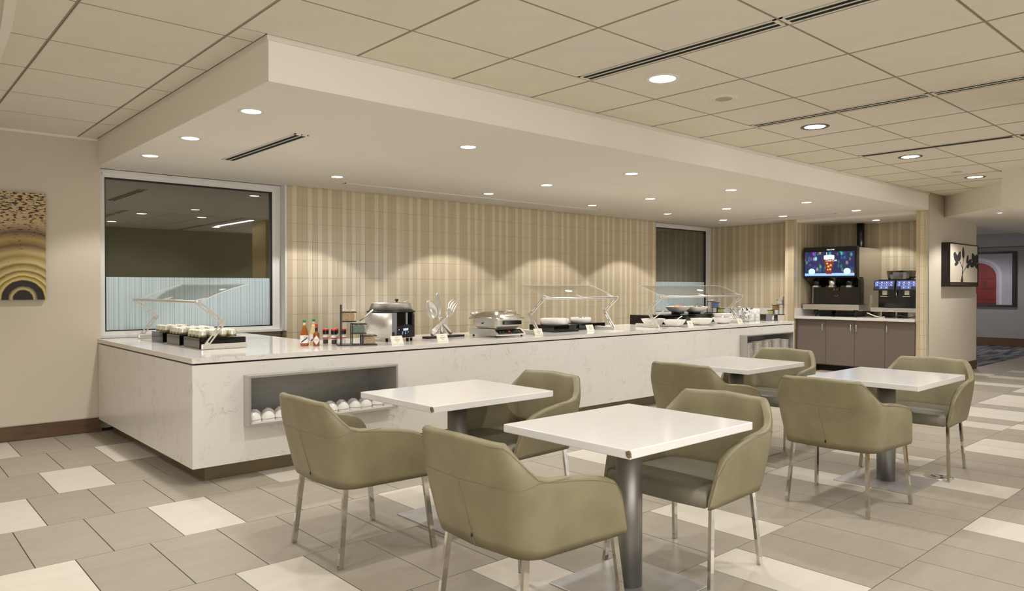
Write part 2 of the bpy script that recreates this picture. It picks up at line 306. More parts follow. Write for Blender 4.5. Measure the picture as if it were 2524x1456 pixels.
class MB:
    """collects primitive shapes into one mesh"""
    def __init__(s): s.v = []; s.f = []; s.sm = []
    def add(s, vs, fs, smooth=False):
        o = len(s.v); s.v += [tuple(v) for v in vs]
        s.f += [tuple(i + o for i in f) for f in fs]; s.sm += [smooth] * len(fs); return s
    def box(s, x0, x1, y0, y1, z0, z1, b=0.0):
        if x0 > x1: x0, x1 = x1, x0
        if y0 > y1: y0, y1 = y1, y0
        if z0 > z1: z0, z1 = z1, z0
        if b > 0: return s.rbox(x0, x1, y0, y1, z0, z1, b)
        v = [(x, y, z) for z in (z0, z1) for y in (y0, y1) for x in (x0, x1)]
        return s.add(v, [(0, 2, 3, 1), (4, 5, 7, 6), (0, 1, 5, 4), (2, 6, 7, 3), (0, 4, 6, 2), (1, 3, 7, 5)])
    def rbox(s, x0, x1, y0, y1, z0, z1, b):
        bm = bmesh.new()
        bmesh.ops.create_cube(bm, size=1, matrix=Matrix.Translation(((x0 + x1) / 2, (y0 + y1) / 2, (z0 + z1) / 2)) @ Matrix.Diagonal((x1 - x0, y1 - y0, z1 - z0, 1)))
        bmesh.ops.bevel(bm, geom=bm.edges[:], offset=min(b, (x1 - x0) * .45, (y1 - y0) * .45, (z1 - z0) * .45), segments=2, affect='EDGES', profile=0.6)
        bm.verts.index_update(); s.add([v.co[:] for v in bm.verts], [[v.index for v in f.verts] for f in bm.faces], False); bm.free(); return s
    def tube(s, pts, r, n=8, cap=True, flat=None):
        pts = [Vector(p) for p in pts]; rs = r if isinstance(r, (list, tuple)) else [r] * len(pts)
        rings = []; ref = None
        for i, p in enumerate(pts):
            t = (pts[min(i + 1, len(pts) - 1)] - pts[max(i - 1, 0)]).normalized()
            if ref is None:
                ref = Vector((0, 0, 1)) if abs(t.z) < 0.9 else Vector((1, 0, 0))
            a = (ref - t * ref.dot(t)).normalized(); ref = a; bv = t.cross(a)
            fl = flat or 1.0
            rings.append([p + (a * math.cos(2 * PI * k / n) * fl + bv * math.sin(2 * PI * k / n)) * rs[i] for k in range(n)])
        v = [q for ring in rings for q in ring]; f = []
        for i in range(len(rings) - 1):
            for k in range(n):
                f.append((i * n + k, i * n + (k + 1) % n, (i + 1) * n + (k + 1) % n, (i + 1) * n + k))
        if cap: f.append(tuple(range(n - 1, -1, -1))); f.append(tuple((len(rings) - 1) * n + k for k in range(n)))
        return s.add(v, f, n > 5)
    def cyl(s, x, y, z0, z1, r, n=24, r2=None): return s.lathe([(r, z0), (r if r2 is None else r2, z1)], (x, y, 0), n, capped=True)
    def lathe(s, prof, c=(0, 0, 0), n=24, capped=False, sq=0.0, sx=1.0, sy=1.0, smooth=True):
        v = []; f = []; m = len(prof)
        for r, z in prof:
            for k in range(n):
                a = 2 * PI * k / n; ca, sa = math.cos(a), math.sin(a)
                if sq:   # squircle
                    q = (abs(ca) ** sq + abs(sa) ** sq) ** (-1 / sq); ca *= q; sa *= q
                v.append((c[0] + r * ca * sx, c[1] + r * sa * sy, c[2] + z))
        for i in range(m - 1):
            for k in range(n): f.append((i * n + k, i * n + (k + 1) % n, (i + 1) * n + (k + 1) % n, (i + 1) * n + k))
        s.add(v, f, smooth)
        if capped or prof[0][0] > 1e-5 and capped:
            o = len(s.v) - len(v)
            s.f.append(tuple(o + k for k in range(n - 1, -1, -1))); s.sm.append(False)
            s.f.append(tuple(o + (m - 1) * n + k for k in range(n))); s.sm.append(False)
        return s
    def prism(s, poly, z0, z1):
        n = len(poly); v = [(x, y, z0) for x, y in poly] + [(x, y, z1) for x, y in poly]
        f = [tuple(range(n - 1, -1, -1)), tuple(range(n, 2 * n))] + [(i, (i + 1) % n, n + (i + 1) % n, n + i) for i in range(n)]
        return s.add(v, f)
    def plate(s, poly, y0, y1):   # polygon in x-z plane extruded along y
        n = len(poly); v = [(x, y0, z) for x, z in poly] + [(x, y1, z) for x, z in poly]
        f = [tuple(range(n)), tuple(range(2 * n - 1, n - 1, -1))] + [(i, n + i, n + (i + 1) % n, (i + 1) % n) for i in range(n)]
        return s.add(v, f)
    def blob(s, c, r, n=6, sz=1.0, jit=0.15):
        v = [(c[0], c[1], c[2] - r * sz)]
        for i in (1, 2, 3):
            a = PI * i / 4
            for k in range(n):
                j = 1 + random.uniform(-jit, jit); b = 2 * PI * k / n
                v.append((c[0] + r * j * math.sin(a) * math.cos(b), c[1] + r * j * math.sin(a) * math.sin(b), c[2] - r * sz * math.cos(a)))
        v.append((c[0], c[1], c[2] + r * sz)); L = len(v) - 1; f = []
        for k in range(n):
            k2 = (k + 1) % n; f.append((0, 1 + k2, 1 + k))
            for i in (0, 1): f.append((1 + i * n + k, 1 + i * n + k2, 1 + (i + 1) * n + k2, 1 + (i + 1) * n + k))
            f.append((1 + 2 * n + k, 1 + 2 * n + k2, L))
        return s.add(v, f, True)
    def rot(s, R, c=(0, 0, 0)):
        c = Vector(c); s.v = [tuple(R @ (Vector(v) - c) + c) for v in s.v]; return s
    def mesh(s, name, m=None):
        me = bpy.data.meshes.new(name); me.from_pydata(s.v, [], s.f); me.update()
        if any(s.sm): me.polygons.foreach_set('use_smooth', s.sm)
        if m is not None: me.materials.append(m)
        return me
    def build(s, name, m, parent=None, loc=None, rot=None, label=None, kind=None):
        o = bpy.data.objects.new(name, s.mesh(name, m)); COL.objects.link(o)
        if parent is not None: o.parent = parent
        if loc is not None: o.location = loc
        if rot is not None: o.rotation_euler = rot
        if label: o['label'] = label
        if kind: o['kind'] = kind
        return o
def B(*a, **k): return MB().box(*a, **k)
def thing(name, label, cat, loc=(0, 0, 0), rz=0.0, group=None):
    o = bpy.data.objects.new(name, None); COL.objects.link(o); o.empty_display_size = 0.05
    o.location = loc; o.rotation_euler = (0, 0, rz); o['label'] = label; o['category'] = cat
    if group: o['group'] = group
    return o
def tag(o, label, cat, group=None):
    o['label'] = label; o['category'] = cat
    if group: o['group'] = group
    return o
def struct(name, m, mb, label=None):
    o = mb.build(name, m); o['kind'] = 'structure'
    if label: o['label'] = label
    return o
def inst(name, me, parent, loc, rz=0.0, rot=None):
    o = bpy.data.objects.new(name, me); COL.objects.link(o); o.parent = parent; o.location = loc
    o.rotation_euler = rot or (0, 0, rz); return o
def dup(root, loc, rz=None, label=None, group=None):
    r = root.copy(); COL.objects.link(r); r.location = loc
    if rz is not None: r.rotation_euler = (0, 0, rz)
    if label: r['label'] = label
    if group: r['group'] = group
    for ch in list(root.children):
        c = ch.copy(); COL.objects.link(c); c.parent = r
        for g in list(ch.children):
            d = g.copy(); COL.objects.link(d); d.parent = c
    return r
ORD = ['first', 'second', 'third', 'fourth', 'fifth', 'sixth', 'seventh', 'eighth', 'ninth', 'tenth', 'eleventh', 'twelfth', 'thirteenth', 'fourteenth', 'fifteenth', 'sixteenth', 'seventeenth', 'eighteenth', 'nineteenth', 'twentieth']
def text(body, size, m, parent, loc, rot=(PI / 2, 0, 0), name='lettering', shear=0.0, sx=1.0, ext=0.0004, align='CENTER'):
    cu = bpy.data.curves.new(name, 'FONT'); cu.body = body; cu.size = size; cu.shear = shear; cu.extrude = ext
    cu.align_x = align; cu.resolution_u = 2
    to = bpy.data.objects.new('tmp_text', cu); COL.objects.link(to)
    dg = bpy.context.evaluated_depsgraph_get(); me = bpy.data.meshes.new_from_object(to.evaluated_get(dg))
    COL.objects.unlink(to); bpy.data.objects.remove(to)
    me.materials.clear(); me.materials.append(m); me.name = name
    o = bpy.data.objects.new(name, me); COL.objects.link(o); o.parent = parent; o.location = loc; o.rotation_euler = rot; o.scale = (sx, 1, 1)
    return o

# ------------------------------------------------------------------ ROOM
CZ = 2.8435; SZ = 2.583; YB = 8.0; YG = 8.15
# floor
floor = struct('floor', M['grout'], B(-4, 21, -3, 9.5, -0.1, -0.004))
rows = [7.985, 7.235, 6.495, 5.757, 5.02, 4.297, 3.563, 2.83, 2.115, 1.405, .69, -.03, -.75, -1.47, -2.2, -2.9]
WHITE = {(0, -1), (1, 1), (2, 0), (3, -2), (3, 3), (4, 1), (4, 7), (5, -2), (5, 4), (5, 9), (5, 34), (6, 1), (6, 11), (6, 16), (6, 31), (7, 3), (7, 7), (7, 11), (7, 14), (7, 20), (7, 22), (7, 25), (7, 27), (7, 30), (8, 0), (8, 6), (8, 13), (8, 18), (8, 21), (8, 26), (9, 3), (9, 10), (9, 15)}
F3 = (math.cos(YAW), math.sin(YAW))
def px(x, y, z=0.0):
    d = Vector((x, y, z - 1.4)); f = fwd; r = Vector((math.sin(YAW), -math.cos(YAW), 0)); u = r.cross(f); w = d.dot(f)
    if w < 0.3: return None
    return 1262 + 1802.8 * d.dot(r) / w, 728 - 1802.8 * d.dot(u) / w, w
tiles = []
PT = 0.3575
for k in range(len(rows) - 1):
    y1, y0 = rows[k], rows[k + 1]; off = 1.016 if k % 2 == 0 else 1.19
    for i in range(-14, 56):
        x0 = off + i * PT; x1 = x0 + PT
        if x1 > 20.9: continue
        yy1 = y1
        if x0 > 14.4 and y0 > 4.0: continue
        white = (k, i) in WHITE or ((k > 9 or i > 14 or i < -2) and random.random() < 0.13)
        # tiles under the counter or past the walls are not laid
        if x0 > 1.9 and y0 > 5.5: continue
        if x0 > 12.3 and y0 > 4.06: continue
        p = px((x0 + x1) / 2, (y0 + y1) / 2)
        q = p is not None and -150 < p[0] < 2674 and -150 < p[1] < 1606
        tiles.append((0 if q else 1, p[2] if p else 99, x0, x1, y0, yy1, white))
tiles.sort()
fm = {}
for w in (0, 1):
    mb = MB(); g = 0.0032
    fm[w] = {}
rest = {0: MB(), 1: MB()}
n = 0
for vis, dist, x0, x1, y0, y1, white in tiles:
    g = 0.0022; gx = 0.0028
    if vis == 0 and n < 295:
        key = round(y1 - y0, 4)
        if key not in fm[white]:
            L = y1 - y0
            fm[white][key] = B(gx, PT - gx, g, L - g, -0.004, 0.0, b=0.0).mesh('tile', M['ftile_w'] if white else M['ftile'])
        o = inst('tile', fm[white][key], floor, (x0, y0, 0)); n += 1
        if white: o['label'] = 'ivory floor tile'
    else:
        rest[white].box(x0 + gx, x1 - gx, y0 + g, y1 - g, -0.004, 0.0)
rest[0].build('tile_field', M['ftile'], floor, kind='stuff')
rest[1].build('tile_field', M['ftile_w'], floor, kind='stuff')
struct('trim_1', M['carpet'], B(14.44, 21, 4.12, 9.5, -0.004, 0.006), 'streaked grey hall carpet')

# plain walls
struct('wall_left', M['wall'], B(-4, 1.782, YB, YB + .2, 0, CZ + .1))
struct('baseboard_left', M['wood'], B(-4, 1.776, YB - .014, YB, 0, .138, b=.003))
struct('trim_2', M['wall_grey'], B(-4, 1.776, YB - .017, YB, .138, .146), 'pale cap strip over the baseboard')
struct('wall_rear', M['rearwall'], B(2.5, 8.2, -3.1, -2.95, 0, CZ + .1).box(12.5, 21, -3.1, -2.95, 0, CZ + .1))  # unseen wall, gaps left open so the world fill gets in
struct('wall_far_left', M['wall'], B(-4.2, -4, -3.1, 8.2, 0, CZ + .1))  # unseen wall, added to cut off world light from the left
struct('wall_hall', M['hall'], B(20.4, 20.6, -3, 9.5, 0, CZ))
struct('baseboard_hall', M['wood'], B(20.37, 20.4, 2, 9.5, 0, .2))
struct('trim_3', M['hall'], B(19.9, 20.4, 2, 9.5, 2.36, 2.66), 'dropped band along the hall wall')
struct('wall_hall_end', M['hall'], B(14.44, 21, 9.4, 9.5, 0, CZ))
struct('ceiling_hall', M['soffit'], B(14.3, 21, 4.2, 9.5, 2.66, 2.75))
struct('wall_right', M['wall'], B(12.165, 14.44, 4.06, 4.23, 0, CZ + .1))
struct('trim_4', M['steel'], B(14.436, 14.452, 4.05, 4.24, 0, 1.3), 'dark metal corner guard')
struct('baseboard_right', M['wood'], B(12.2, 14.455, 4.045, 4.06, 0, .15))
struct('trim_5', M['steel'], B(12.146, 12.166, 4.052, 4.066, 0, 2.58), 'slim metal tile edge strip')
# window walls
struct('wall_window_left', M['wall'], MB().box(1.75, 3.69, YG + .01, YG + .15, 0, SZ + .1))
struct('wall_window_right', M['wall'], MB().box(10.5, 12.6, YG + .01, YG + .15, 0, SZ + .1))

# tiled walls -------------------------------------------------------
TW = 0.0645; TH = 0.2109; ZT = 2.568
seq = 'DLDDLDLDLDDLDLPLDDLDLDDLPDLDLDDLDPDLDDLDDLDL'
mesh_t = {}
def tile_mesh(kind, w, h):
    key = (kind, round(w, 4), round(h, 4))
    if key not in mesh_t:
        mesh_t[key] = B(.0006, w - .0006, -.006, 0, .0013, h - .0013).mesh('tile', {'D': M['wt_rib'], 'L': M['wt_plain'], 'P': M['wt_rib2']}[kind])
    return mesh_t[key]
def tiled(wall, length, loc, rz, start=0, z_low=0.45, cap=295, tw=TW, ztop=SZ):
    """glazed tiles on a wall thing; wall is the parent, tile run starts at loc and follows local +x"""
    ncol = int(length / tw + 0.999); cells = []
    for c in range(ncol):
        w = min(tw, length - c * tw)
        if w < .008: continue
        kind = seq[(c + start) % len(seq)]
        zt = ZT
        r = 0
        cells.append((c, w, kind, zt, ztop - .001))
        while zt > z_low:
            cells.append((c, w, kind, max(zt - TH, 0), zt)); zt -= TH
    R = Matrix.Rotation(rz, 3, 'Z')
    def dist(cell):
        q = R @ Vector((cell[0] * tw, 0, 0)) + Vector(loc); return (q.xy.length, -cell[3])
    big = sorted([c for c in cells if c[4] - c[3] > .05 and c[4] > 0.8], key=dist)[:cap]
    bs = set(map(id, big)); rem = {'D': MB(), 'L': MB(), 'P': MB()}
    for c in cells:
        if id(c) in bs:
            inst('tile', tile_mesh(c[2], c[1], c[4] - c[3]), wall, (loc[0] + (R @ Vector((c[0] * tw, 0, 0))).x, loc[1] + (R @ Vector((c[0] * tw, 0, 0))).y, c[3]), rz)
        else:
            rem[c[2]].box(c[0] * tw + .0006, c[0] * tw + c[1] - .0006, -.006, 0, c[3] + .0013, c[4] - .0013)
    for kd, mb in rem.items():
        if mb.v: mb.build('tile_field', {'D': M['wt_rib'], 'L': M['wt_plain'], 'P': M['wt_rib2']}[kd], wall, loc, (0, 0, rz), kind='stuff')
w = struct('wall_back', M['wgrout'], B(3.69, 10.6, YB + .006, YB + .16, 0, SZ + .1))
tiled(w, 10.6 - 3.665, (3.665 + .029, YB + .006, 0), 0)
struct('trim_6', M['frame'], B(3.676, 3.694, YB + .0, YB + .16, .905, SZ), 'grey jamb strip at the tile edge')
w = struct('wall_side', M['wgrout'], B(12.556, 12.7, 6.3, YG + .05, 0, SZ + .1))
tiled(w, 1.85, (12.556, YG + .0, 0), -PI / 2, 3, 0.9, 250)
w = struct('wall_pier', M['wgrout'], B(12.106, 13.6, 6.176, 6.33, 0, SZ + .1))
tiled(w, .160, (12.106, 6.336, 0), -PI / 2, 1, 0.4, 60, tw=.054)
tiled(w, 1.27, (12.1, 6.176, 0), 0, 5, 0.8, 200)
w = struct('wall_niche', M['wgrout'], B(13.376, 13.5, 4.1, 6.3, 0, SZ + .1))
tiled(w, 1.95, (13.376, 6.176, 0), -PI / 2, 9, 0.8, 290)
w = struct('wall_pier_right', M['wgrout'], B(12.156, 12.166, 4.06, 4.23, 0, SZ + .1))
tiled(w, .168, (12.156, 4.229, 0), -PI / 2, 12, 0.0, 60, tw=.056)

# windows -----------------------------------------------------------
def window(idx, x0, x1, gx0, gx1, left):
    f = MB(); z0, z1, g0, g1 = .925, 2.575, .963, 2.50
    yf = 8.115
    if left: f.box(x0, gx0, yf, YG, z0, z1)
    f.box(gx1, x1, yf, YG, z0, z1); f.box(gx0, gx1, yf, YG, z0, g0); f.box(gx0, gx1, yf, YG, g1, z1)
    f.box(gx0 - .02 if left else gx0, gx1 + .03, yf - .012, yf, g1 + .015, g1 + .05)
    w = struct('window_%d' % idx, M['frame'], f)
    MB().box(gx0, gx0 + .012, yf + .006, YG - .004, g0, g1).box(gx1 - .018, gx1, yf + .006, YG - .004, g0, g1).box(gx0 + .012, gx1 - .018, yf + .006, YG - .004, g1 - .014, g1).box(gx0 + .012, gx1 - .018, yf + .006, YG - .004, g0, g0 + .01).build('gasket', M['black'], w)
    B(gx0, gx1, YG - .004, YG + .004, g0, g1).build('pane', M['glass'], w)
    B(0, gx1 - gx0 - .034, -.006, -.005, 0, 1.508 - g0 - .01).build('privacy_film', M['film'], w, (gx0 + .014, YG, g0 + .01))
    return w
window(1, 1.79, 3.672, 1.845, 3.575, True)
window(2, 10.6, 12.55, 10.55, 12.38, False)
struct('trim_7', M['frame'], B(1.79, 3.69, 8.06, 8.15, .9, .925), 'white sill of the left window')

# soffit and ceiling -------------------------------------------------
struct('ceiling_soffit', M['soffit'], B(1.768, 12.15, 4.057, YG + .1, SZ, CZ + .03).box(12.15, 14, 4.23, YG + .1, SZ, CZ + .03))
struct('ceiling_niche', M['soffit'], B(12.2, 13.45, 4.23, 6.2, 2.535, SZ - .001))
struct('trim_8', M['ctile'], B(1.757, 12.16, 4.046, 4.057, CZ - .028, CZ + .002).box(1.757, 1.768, 4.057, YB, CZ - .028, CZ + .002).box(-4, 1.757, YB - .012, YB, CZ - .022, CZ + .002), 'wall angle round the tile ceiling')
struct('ceiling_bulkhead_far', M['soffit'], MB().prism([(12.86, 4.058), (11.66, 2.985), (11.66, -3), (20.4, -3), (20.4, 4.2), (14.44, 4.2), (14.44, 4.058)], 2.515, CZ + .03))
struct('ceiling_bulkhead_near', M['soffit'], MB().prism([(10.445, 2.67), (10.445, -3), (11.66, -3), (11.66, 2.67)], 2.395, CZ + .03))
mb = MB()
pts = [(.54, 3.6), (.60, 4.3), (.645, 4.8), (.665, 5.15), (.68, 5.55), (.675, 6.1), (.64, 6.6), (.5, 7.2), (.2, 7.7)]
for (a, b), (c, d) in zip(pts, pts[1:]):
    mb.add([(a, b, CZ - .03), (c, d, CZ - .03), (c - .05, d - .01, CZ - .03), (a - .05, b - .01, CZ - .03), (a, b, CZ + .02), (c, d, CZ + .02), (c - .05, d - .01, CZ + .02), (a - .05, b - .01, CZ + .02)],
           [(0, 3, 2, 1), (0, 1, 5, 4), (3, 7, 6, 2), (4, 5, 6, 7)])
struct('trim_9', M['soffit'], mb, 'curved ceiling edge strip')
ceil_ = struct('ceiling', M['dark'], B(-4, 15, -3, 8.2, CZ + .03, CZ + .12))
cx = [1.592 + .7447 * k for k in range(-8, 18)]
cy = [-2.95, -2.45, -1.71, -.97, -.23, .51, 1.2515, 1.986, 2.717, 3.45, 4.23, 4.989, 5.716, 6.48, 7.218, 7.99]
SLOTS = {}
for k in (3, 6, 9): SLOTS[k] = (cx[k + 8] - .125, cx[k + 8] - .012)
grid = MB(); ctm = {}; cells = []
def clip(x0, x1, y0, y1):
    if y0 >= 4.04: x1 = min(x1, 1.757)
    elif y1 > 4.05:
        if x0 >= 1.70: y1 = min(y1, 4.046)
        elif x1 > 1.757:   # corner tile: lay the front strip, the rest is cut away
            return [(x0, x1, y0, 4.046), (x0, 1.757, 4.046, y1)]
    if x1 - x0 < .03 or y1 - y0 < .03: return []
    return [(x0, x1, y0, y1)]
cn = 0
for i in range(len(cx) - 1):
    for j in range(len(cy) - 1):
        x0, x1, y0, y1 = cx[i], cx[i + 1], cy[j], cy[j + 1]
        if (x0 > 11.6 and y0 < 2.6) or x0 > 13.4: continue
        k = i + 1 - 8
        if k in SLOTS and y0 < 3.4: x1 = SLOTS[k][0] - .006
        for (a, b, c, d) in clip(x0, x1, y0, y1):
            p = px((a + b) / 2, (c + d) / 2, CZ); q = p and -400 < p[0] < 2900 and -500 < p[1]
            edge = (d > 4.0 and c < 4.04 and a > 1.6)
            key = (round(b - a, 3), round(d - c, 3), edge)
            if key not in ctm: ctm[key] = B(.0085, b - a - .0085, .0085, d - c - .0085, 0, .018, b=.0).mesh('tile', M['ctile2'] if edge else M['ctile'])
            if q and cn < 290: inst('tile', ctm[key], ceil_, (a, c, CZ)); cn += 1
            else: cells.append((a, b, c, d))
mb = MB()
for a, b, c, d in cells: mb.box(a + .011, b - .011, c + .011, d - .011, CZ, CZ + .018)
if mb.v: mb.build('tile_field', M['ctile'], ceil_, kind='stuff')
g1 = MB(); g2 = MB()
for x in cx:
    ymax = 7.99 if x < 1.74 else 4.05
    g1.box(x - .0075, x - .0015, -2.95, ymax, CZ - .002, CZ + .03); g1.box(x + .0015, x + .0075, -2.95, ymax, CZ - .002, CZ + .03)
for y in cy:
    xmax = 13.6 if y < 4.05 else 1.757
    g2.box(-4, xmax, y - .0065, y - .0015, CZ + .001, CZ + .03); g2.box(-4, xmax, y + .0015, y + .0065, CZ + .001, CZ + .03)
g1.build('grid_rail', M['grid'], ceil_, kind='stuff'); g2.build('grid_rail', M['grid'], ceil_, kind='stuff')

def slot(name, label, x0, x1, y0, y1, z, along='y', nslots=2, group='linear air diffusers'):
    """linear air diffuser: frame bars and black slots"""
    t = thing(name, label, 'air vent', (x0, y0, z), 0, group)
    W, L = x1 - x0, y1 - y0; f = MB(); k = MB()
    if along == 'y':
        bar = .009; sw = (W - bar * (nslots + 1)) / nslots
        for i in range(nslots + 1): f.box(i * (sw + bar), i * (sw + bar) + bar, 0, L, -.004, .012)
        f.box(0, W, 0, .02, -.0035, .012); f.box(0, W, L - .02, L, -.0035, .012)
        for i in range(nslots): k.box(bar + i * (sw + bar) - .001, bar + i * (sw + bar) + sw + .001, .02, L - .02, .0, .024)
    else:
        bar = .009; sw = (L - bar * (nslots + 1)) / nslots
        for i in range(nslots + 1): f.box(0, W, i * (sw + bar), i * (sw + bar) + bar, -.004, .012)
        f.box(0, .02, 0, L, -.0035, .012); f.box(W - .02, W, 0, L, -.0035, .012)
        for i in range(nslots): k.box(.02, W - .02, bar + i * (sw + bar) - .001, bar + i * (sw + bar) + sw + .001, .0, .024)
    f.build('frame', M['trimwhite'] if z < 2.7 else M['ctile'], t); k.build('slot', M['slotblack'], t)
    return t
names = {3: 'nearest the camera', 6: 'between the two middle downlights', 9: 'far down the room'}
for k in (3, 6, 9):
    s0, s1 = SLOTS[k]
    slot('air_diffuser', 'slotted air diffuser ' + names[k] + ', piece ending at the soffit', s0, s1, 1.995, 3.442, CZ, nslots=2 if k < 9 else 1)
    slot('air_diffuser', 'slotted air diffuser ' + names[k] + ', piece away from the soffit', s0, s1, .52, 1.977, CZ, nslots=2 if k < 9 else 1)
    slot('air_diffuser', 'slotted air diffuser outside the picture over the camera side', s0, s1, -.96, .50, CZ, nslots=2 if k < 9 else 1, group='diffusers outside the frame')
def cut_slot(*a, **k): return slot(*a, **k)
cut_slot('air_diffuser', 'short two-slot air diffuser in the smooth soffit above the left counter arm', 2.515, 2.625, 5.29, 6.80, SZ - .006, group='soffit diffusers')
cut_slot('air_diffuser', 'very long thin air diffuser in the soffit along the tiled wall', 4.11, 8.44, 7.40, 7.47, SZ - .006, 'x', 2, group='soffit diffusers')
cut_slot('air_diffuser', 'thin air diffuser in the soffit near the drinks niche', 11.56, 11.62, 5.2, 6.7, SZ - .006, 'y', 1, group='soffit diffusers')
struct('trim_10', M['soffit'], B(11.66, 12.1, 5.2, 6.7, SZ - .004, SZ), 'flat painted access panel in the soffit')

# downlights ---------------------------------------------------------
def lamp(parent, power, half, blend, z=-.02):
    ld = bpy.data.lights.new('spot_lamp', 'SPOT'); ld.energy = power; ld.color = LAMP; ld.spot_size = math.radians(half * 2); ld.spot_blend = blend; ld.shadow_soft_size = .045
    lo = bpy.data.objects.new('spot_lamp', ld); COL.objects.link(lo); lo.parent = parent; lo.location = (0, 0, z); return lo
def downlight(x, y, z, label, r=.085, power=30, half=62, blend=.35, group='soffit downlights', dark=False, dim=False):
    t = thing('downlight', label, 'ceiling light', (x, y, z), 0, group)
    MB().lathe([(r, 0), (r, -.004), (r * .93, -.007), (r * .74, -.003), (r * .70, -.001)], n=32).build('trim_ring', M['darktrim'] if dark else M['trimwhite'], t)
    MB().lathe([(r * .72, -.0022), (r * .4, -.0022), (.0005, -.0022)], n=32).build('lens', M['lens'], t)
    lamp(t, power, half, blend)
    return t
word = {0: 'front row', 1: 'middle row', 2: 'row nearest the tiled wall'}
xs = {0: [1.985, 3.84, 6.0, 7.9, 9.82, 11.42], 1: [1.98, 5.94, 7.87, 9.72, 11.42], 2: [1.975, 3.83, 5.94, 7.885, 9.68, 11.3]}
ys = {0: 4.83, 1: 6.02, 2: 7.06}
ordn = ['first', 'second', 'third', 'fourth', 'fifth', 'sixth']
for r_ in (0, 1, 2):
    for i, x in enumerate(xs[r_]):
        ww = r_ == 2 and 3 < x < 11
        downlight(x, ys[r_], SZ, 'round soffit downlight, %s from the left in the %s' % (ordn[i], word[r_]), .086 if not ww else .08,
                  P_WALLWASH if ww else P_SOFFIT, 54 if ww else 60, .12 if ww else .3)
downlight(12.75, 5.06, 2.535, 'round downlight in the low ceiling of the drinks niche', .08, 26, 58, .2, 'niche downlight')
for i, (x, dk) in enumerate(((4.162, False), (6.415, True), (8.662, True), (10.88, True))):
    downlight(x, 3.08, CZ, ['largest pale-rimmed downlight in the tile ceiling, nearest the camera', 'dark-rimmed downlight in the tile ceiling, second from the camera', 'downlight in the tile ceiling, third from the camera', 'farthest downlight in the tile ceiling, by the right bulkhead'][i],
              .122, P_CEIL, 60, .3, 'tile ceiling downlights', dk)
downlight(12.68, 3.26, 2.515, 'small bright downlight in the low bulkhead at the right edge', .05, 60, 64, .4, 'bulkhead downlight')
for x, y in ((1.92, 3.08), (-.3, 3.08), (-.3, 5.4), (1.92, .85), (4.16, .85), (5.3, .85), (8.66, .85), (10.88, .85), (1.92, -1.4), (4.16, -1.4), (6.4, -1.4), (8.66, -1.4), (-.3, .85), (-2.5, 3.08), (-1.7, 5.8)):  # unseen downlights, added to light the room and its window reflection
    downlight(x, y, CZ, 'recessed downlight added unseen over the camera side to light the room', .122, P_CEIL, 60, .3, 'unseen downlights added outside the frame')
for x, y in ((18.7, 5.7),):  # unseen lamp added to lift the brightness of the hall wall
    downlight(x, y, 2.66, 'unseen downlight added in the hall ceiling to brighten the hall', .08, 65, 75, .4, 'added hall downlights')
for i, (x, y) in enumerate(((4.94, 3.085), (10.2, 3.085))):
    t = thing('ceiling_speaker', 'round flush ceiling speaker ' + ('between the first two tile ceiling downlights' if i == 0 else 'far away beside the last tile ceiling downlight'), 'speaker', (x, y, CZ), 0, 'ceiling speakers')
    MB().lathe([(.112, 0), (.112, -.003), (.104, -.006), (.064, -.006)], n=32).build('rim', M['ctile2'], t)
    MB().lathe([(.064, -.005), (.03, -.005), (.0005, -.005)], n=32).build('grille', M['speaker'], t)
    for k in range(4):
        a = PI / 4 + k * PI / 2; MB().lathe([(.004, -.0075), (.0005, -.0075)], (.085 * math.cos(a), .085 * math.sin(a), 0), 8).build('screw', M['dark'], t)
t = thing('linear_light', 'long tube light outside the picture, mirrored in the left window', 'ceiling light', (6.2, .2, CZ))
B(-.05, .05, -1.05, 1.05, -.03, 0).build('housing', M['trimwhite'], t); B(-.035, .035, -1.03, 1.03, -.034, -.03).build('tube', M['tube'], t)
struct('wall_column', M['mustard'], B(6.5, 7.1, .5, 1.2, 0, CZ))

# ------------------------------------------------------------------ COUNTER
cx0, cy0, cxe, cyb, cxr = 1.757, 5.325, 10.455, 6.45, 3.2
ct = thing('buffet_counter', 'long L-shaped buffet counter clad in grey-veined white stone with two open niches', 'counter', (cx0, cy0, 0))
def cb(*a): return B(a[0] - cx0, a[1] - cx0, a[2] - cy0, a[3] - cy0, a[4], a[5])
NZ0, NZ1 = .388, .757
N1 = (2.12, 3.395); N2 = (8.94, 10.235)
f = MB()
def pb(mb, a): mb.box(a[0] - cx0, a[1] - cx0, a[2] - cy0, a[3] - cy0, a[4], a[5]); return mb
ZL, ZP = .119, .851
for a in ((cx0, N1[0], cy0, cy0 + .02, ZL, ZP), (N1[0], N1[1], cy0, cy0 + .02, ZL, NZ0), (N1[0], N1[1], cy0, cy0 + .02, NZ1, ZP), (N1[1], N2[0], cy0, cy0 + .02, ZL, ZP),
          (N2[0], N2[1], cy0, cy0 + .02, ZL, NZ0), (N2[0], N2[1], cy0, cy0 + .02, NZ1, ZP), (N2[1], cxe, cy0, cy0 + .02, ZL, ZP)): pb(f, a)
f.build('front_panel', M['marble'], ct)
cb(cx0, cx0 + .02, cy0 + .02, YB - .01, ZL, ZP).build('side_panel', M['marble'], ct)
cb(cxe - .02, cxe, cy0 + .02, cyb - .02, ZL, .9).build('end_panel', M['marble'], ct)
mb = MB()
for a in ((cx0 + .12, cxe - .05, cy0 + .11, cyb - .05, 0, ZL), (cx0 + .12, cxr - .05, cyb - .05, YB - .01, 0, ZL)): pb(mb, a)
mb.build('plinth', M['kick'], ct)
mb = MB()
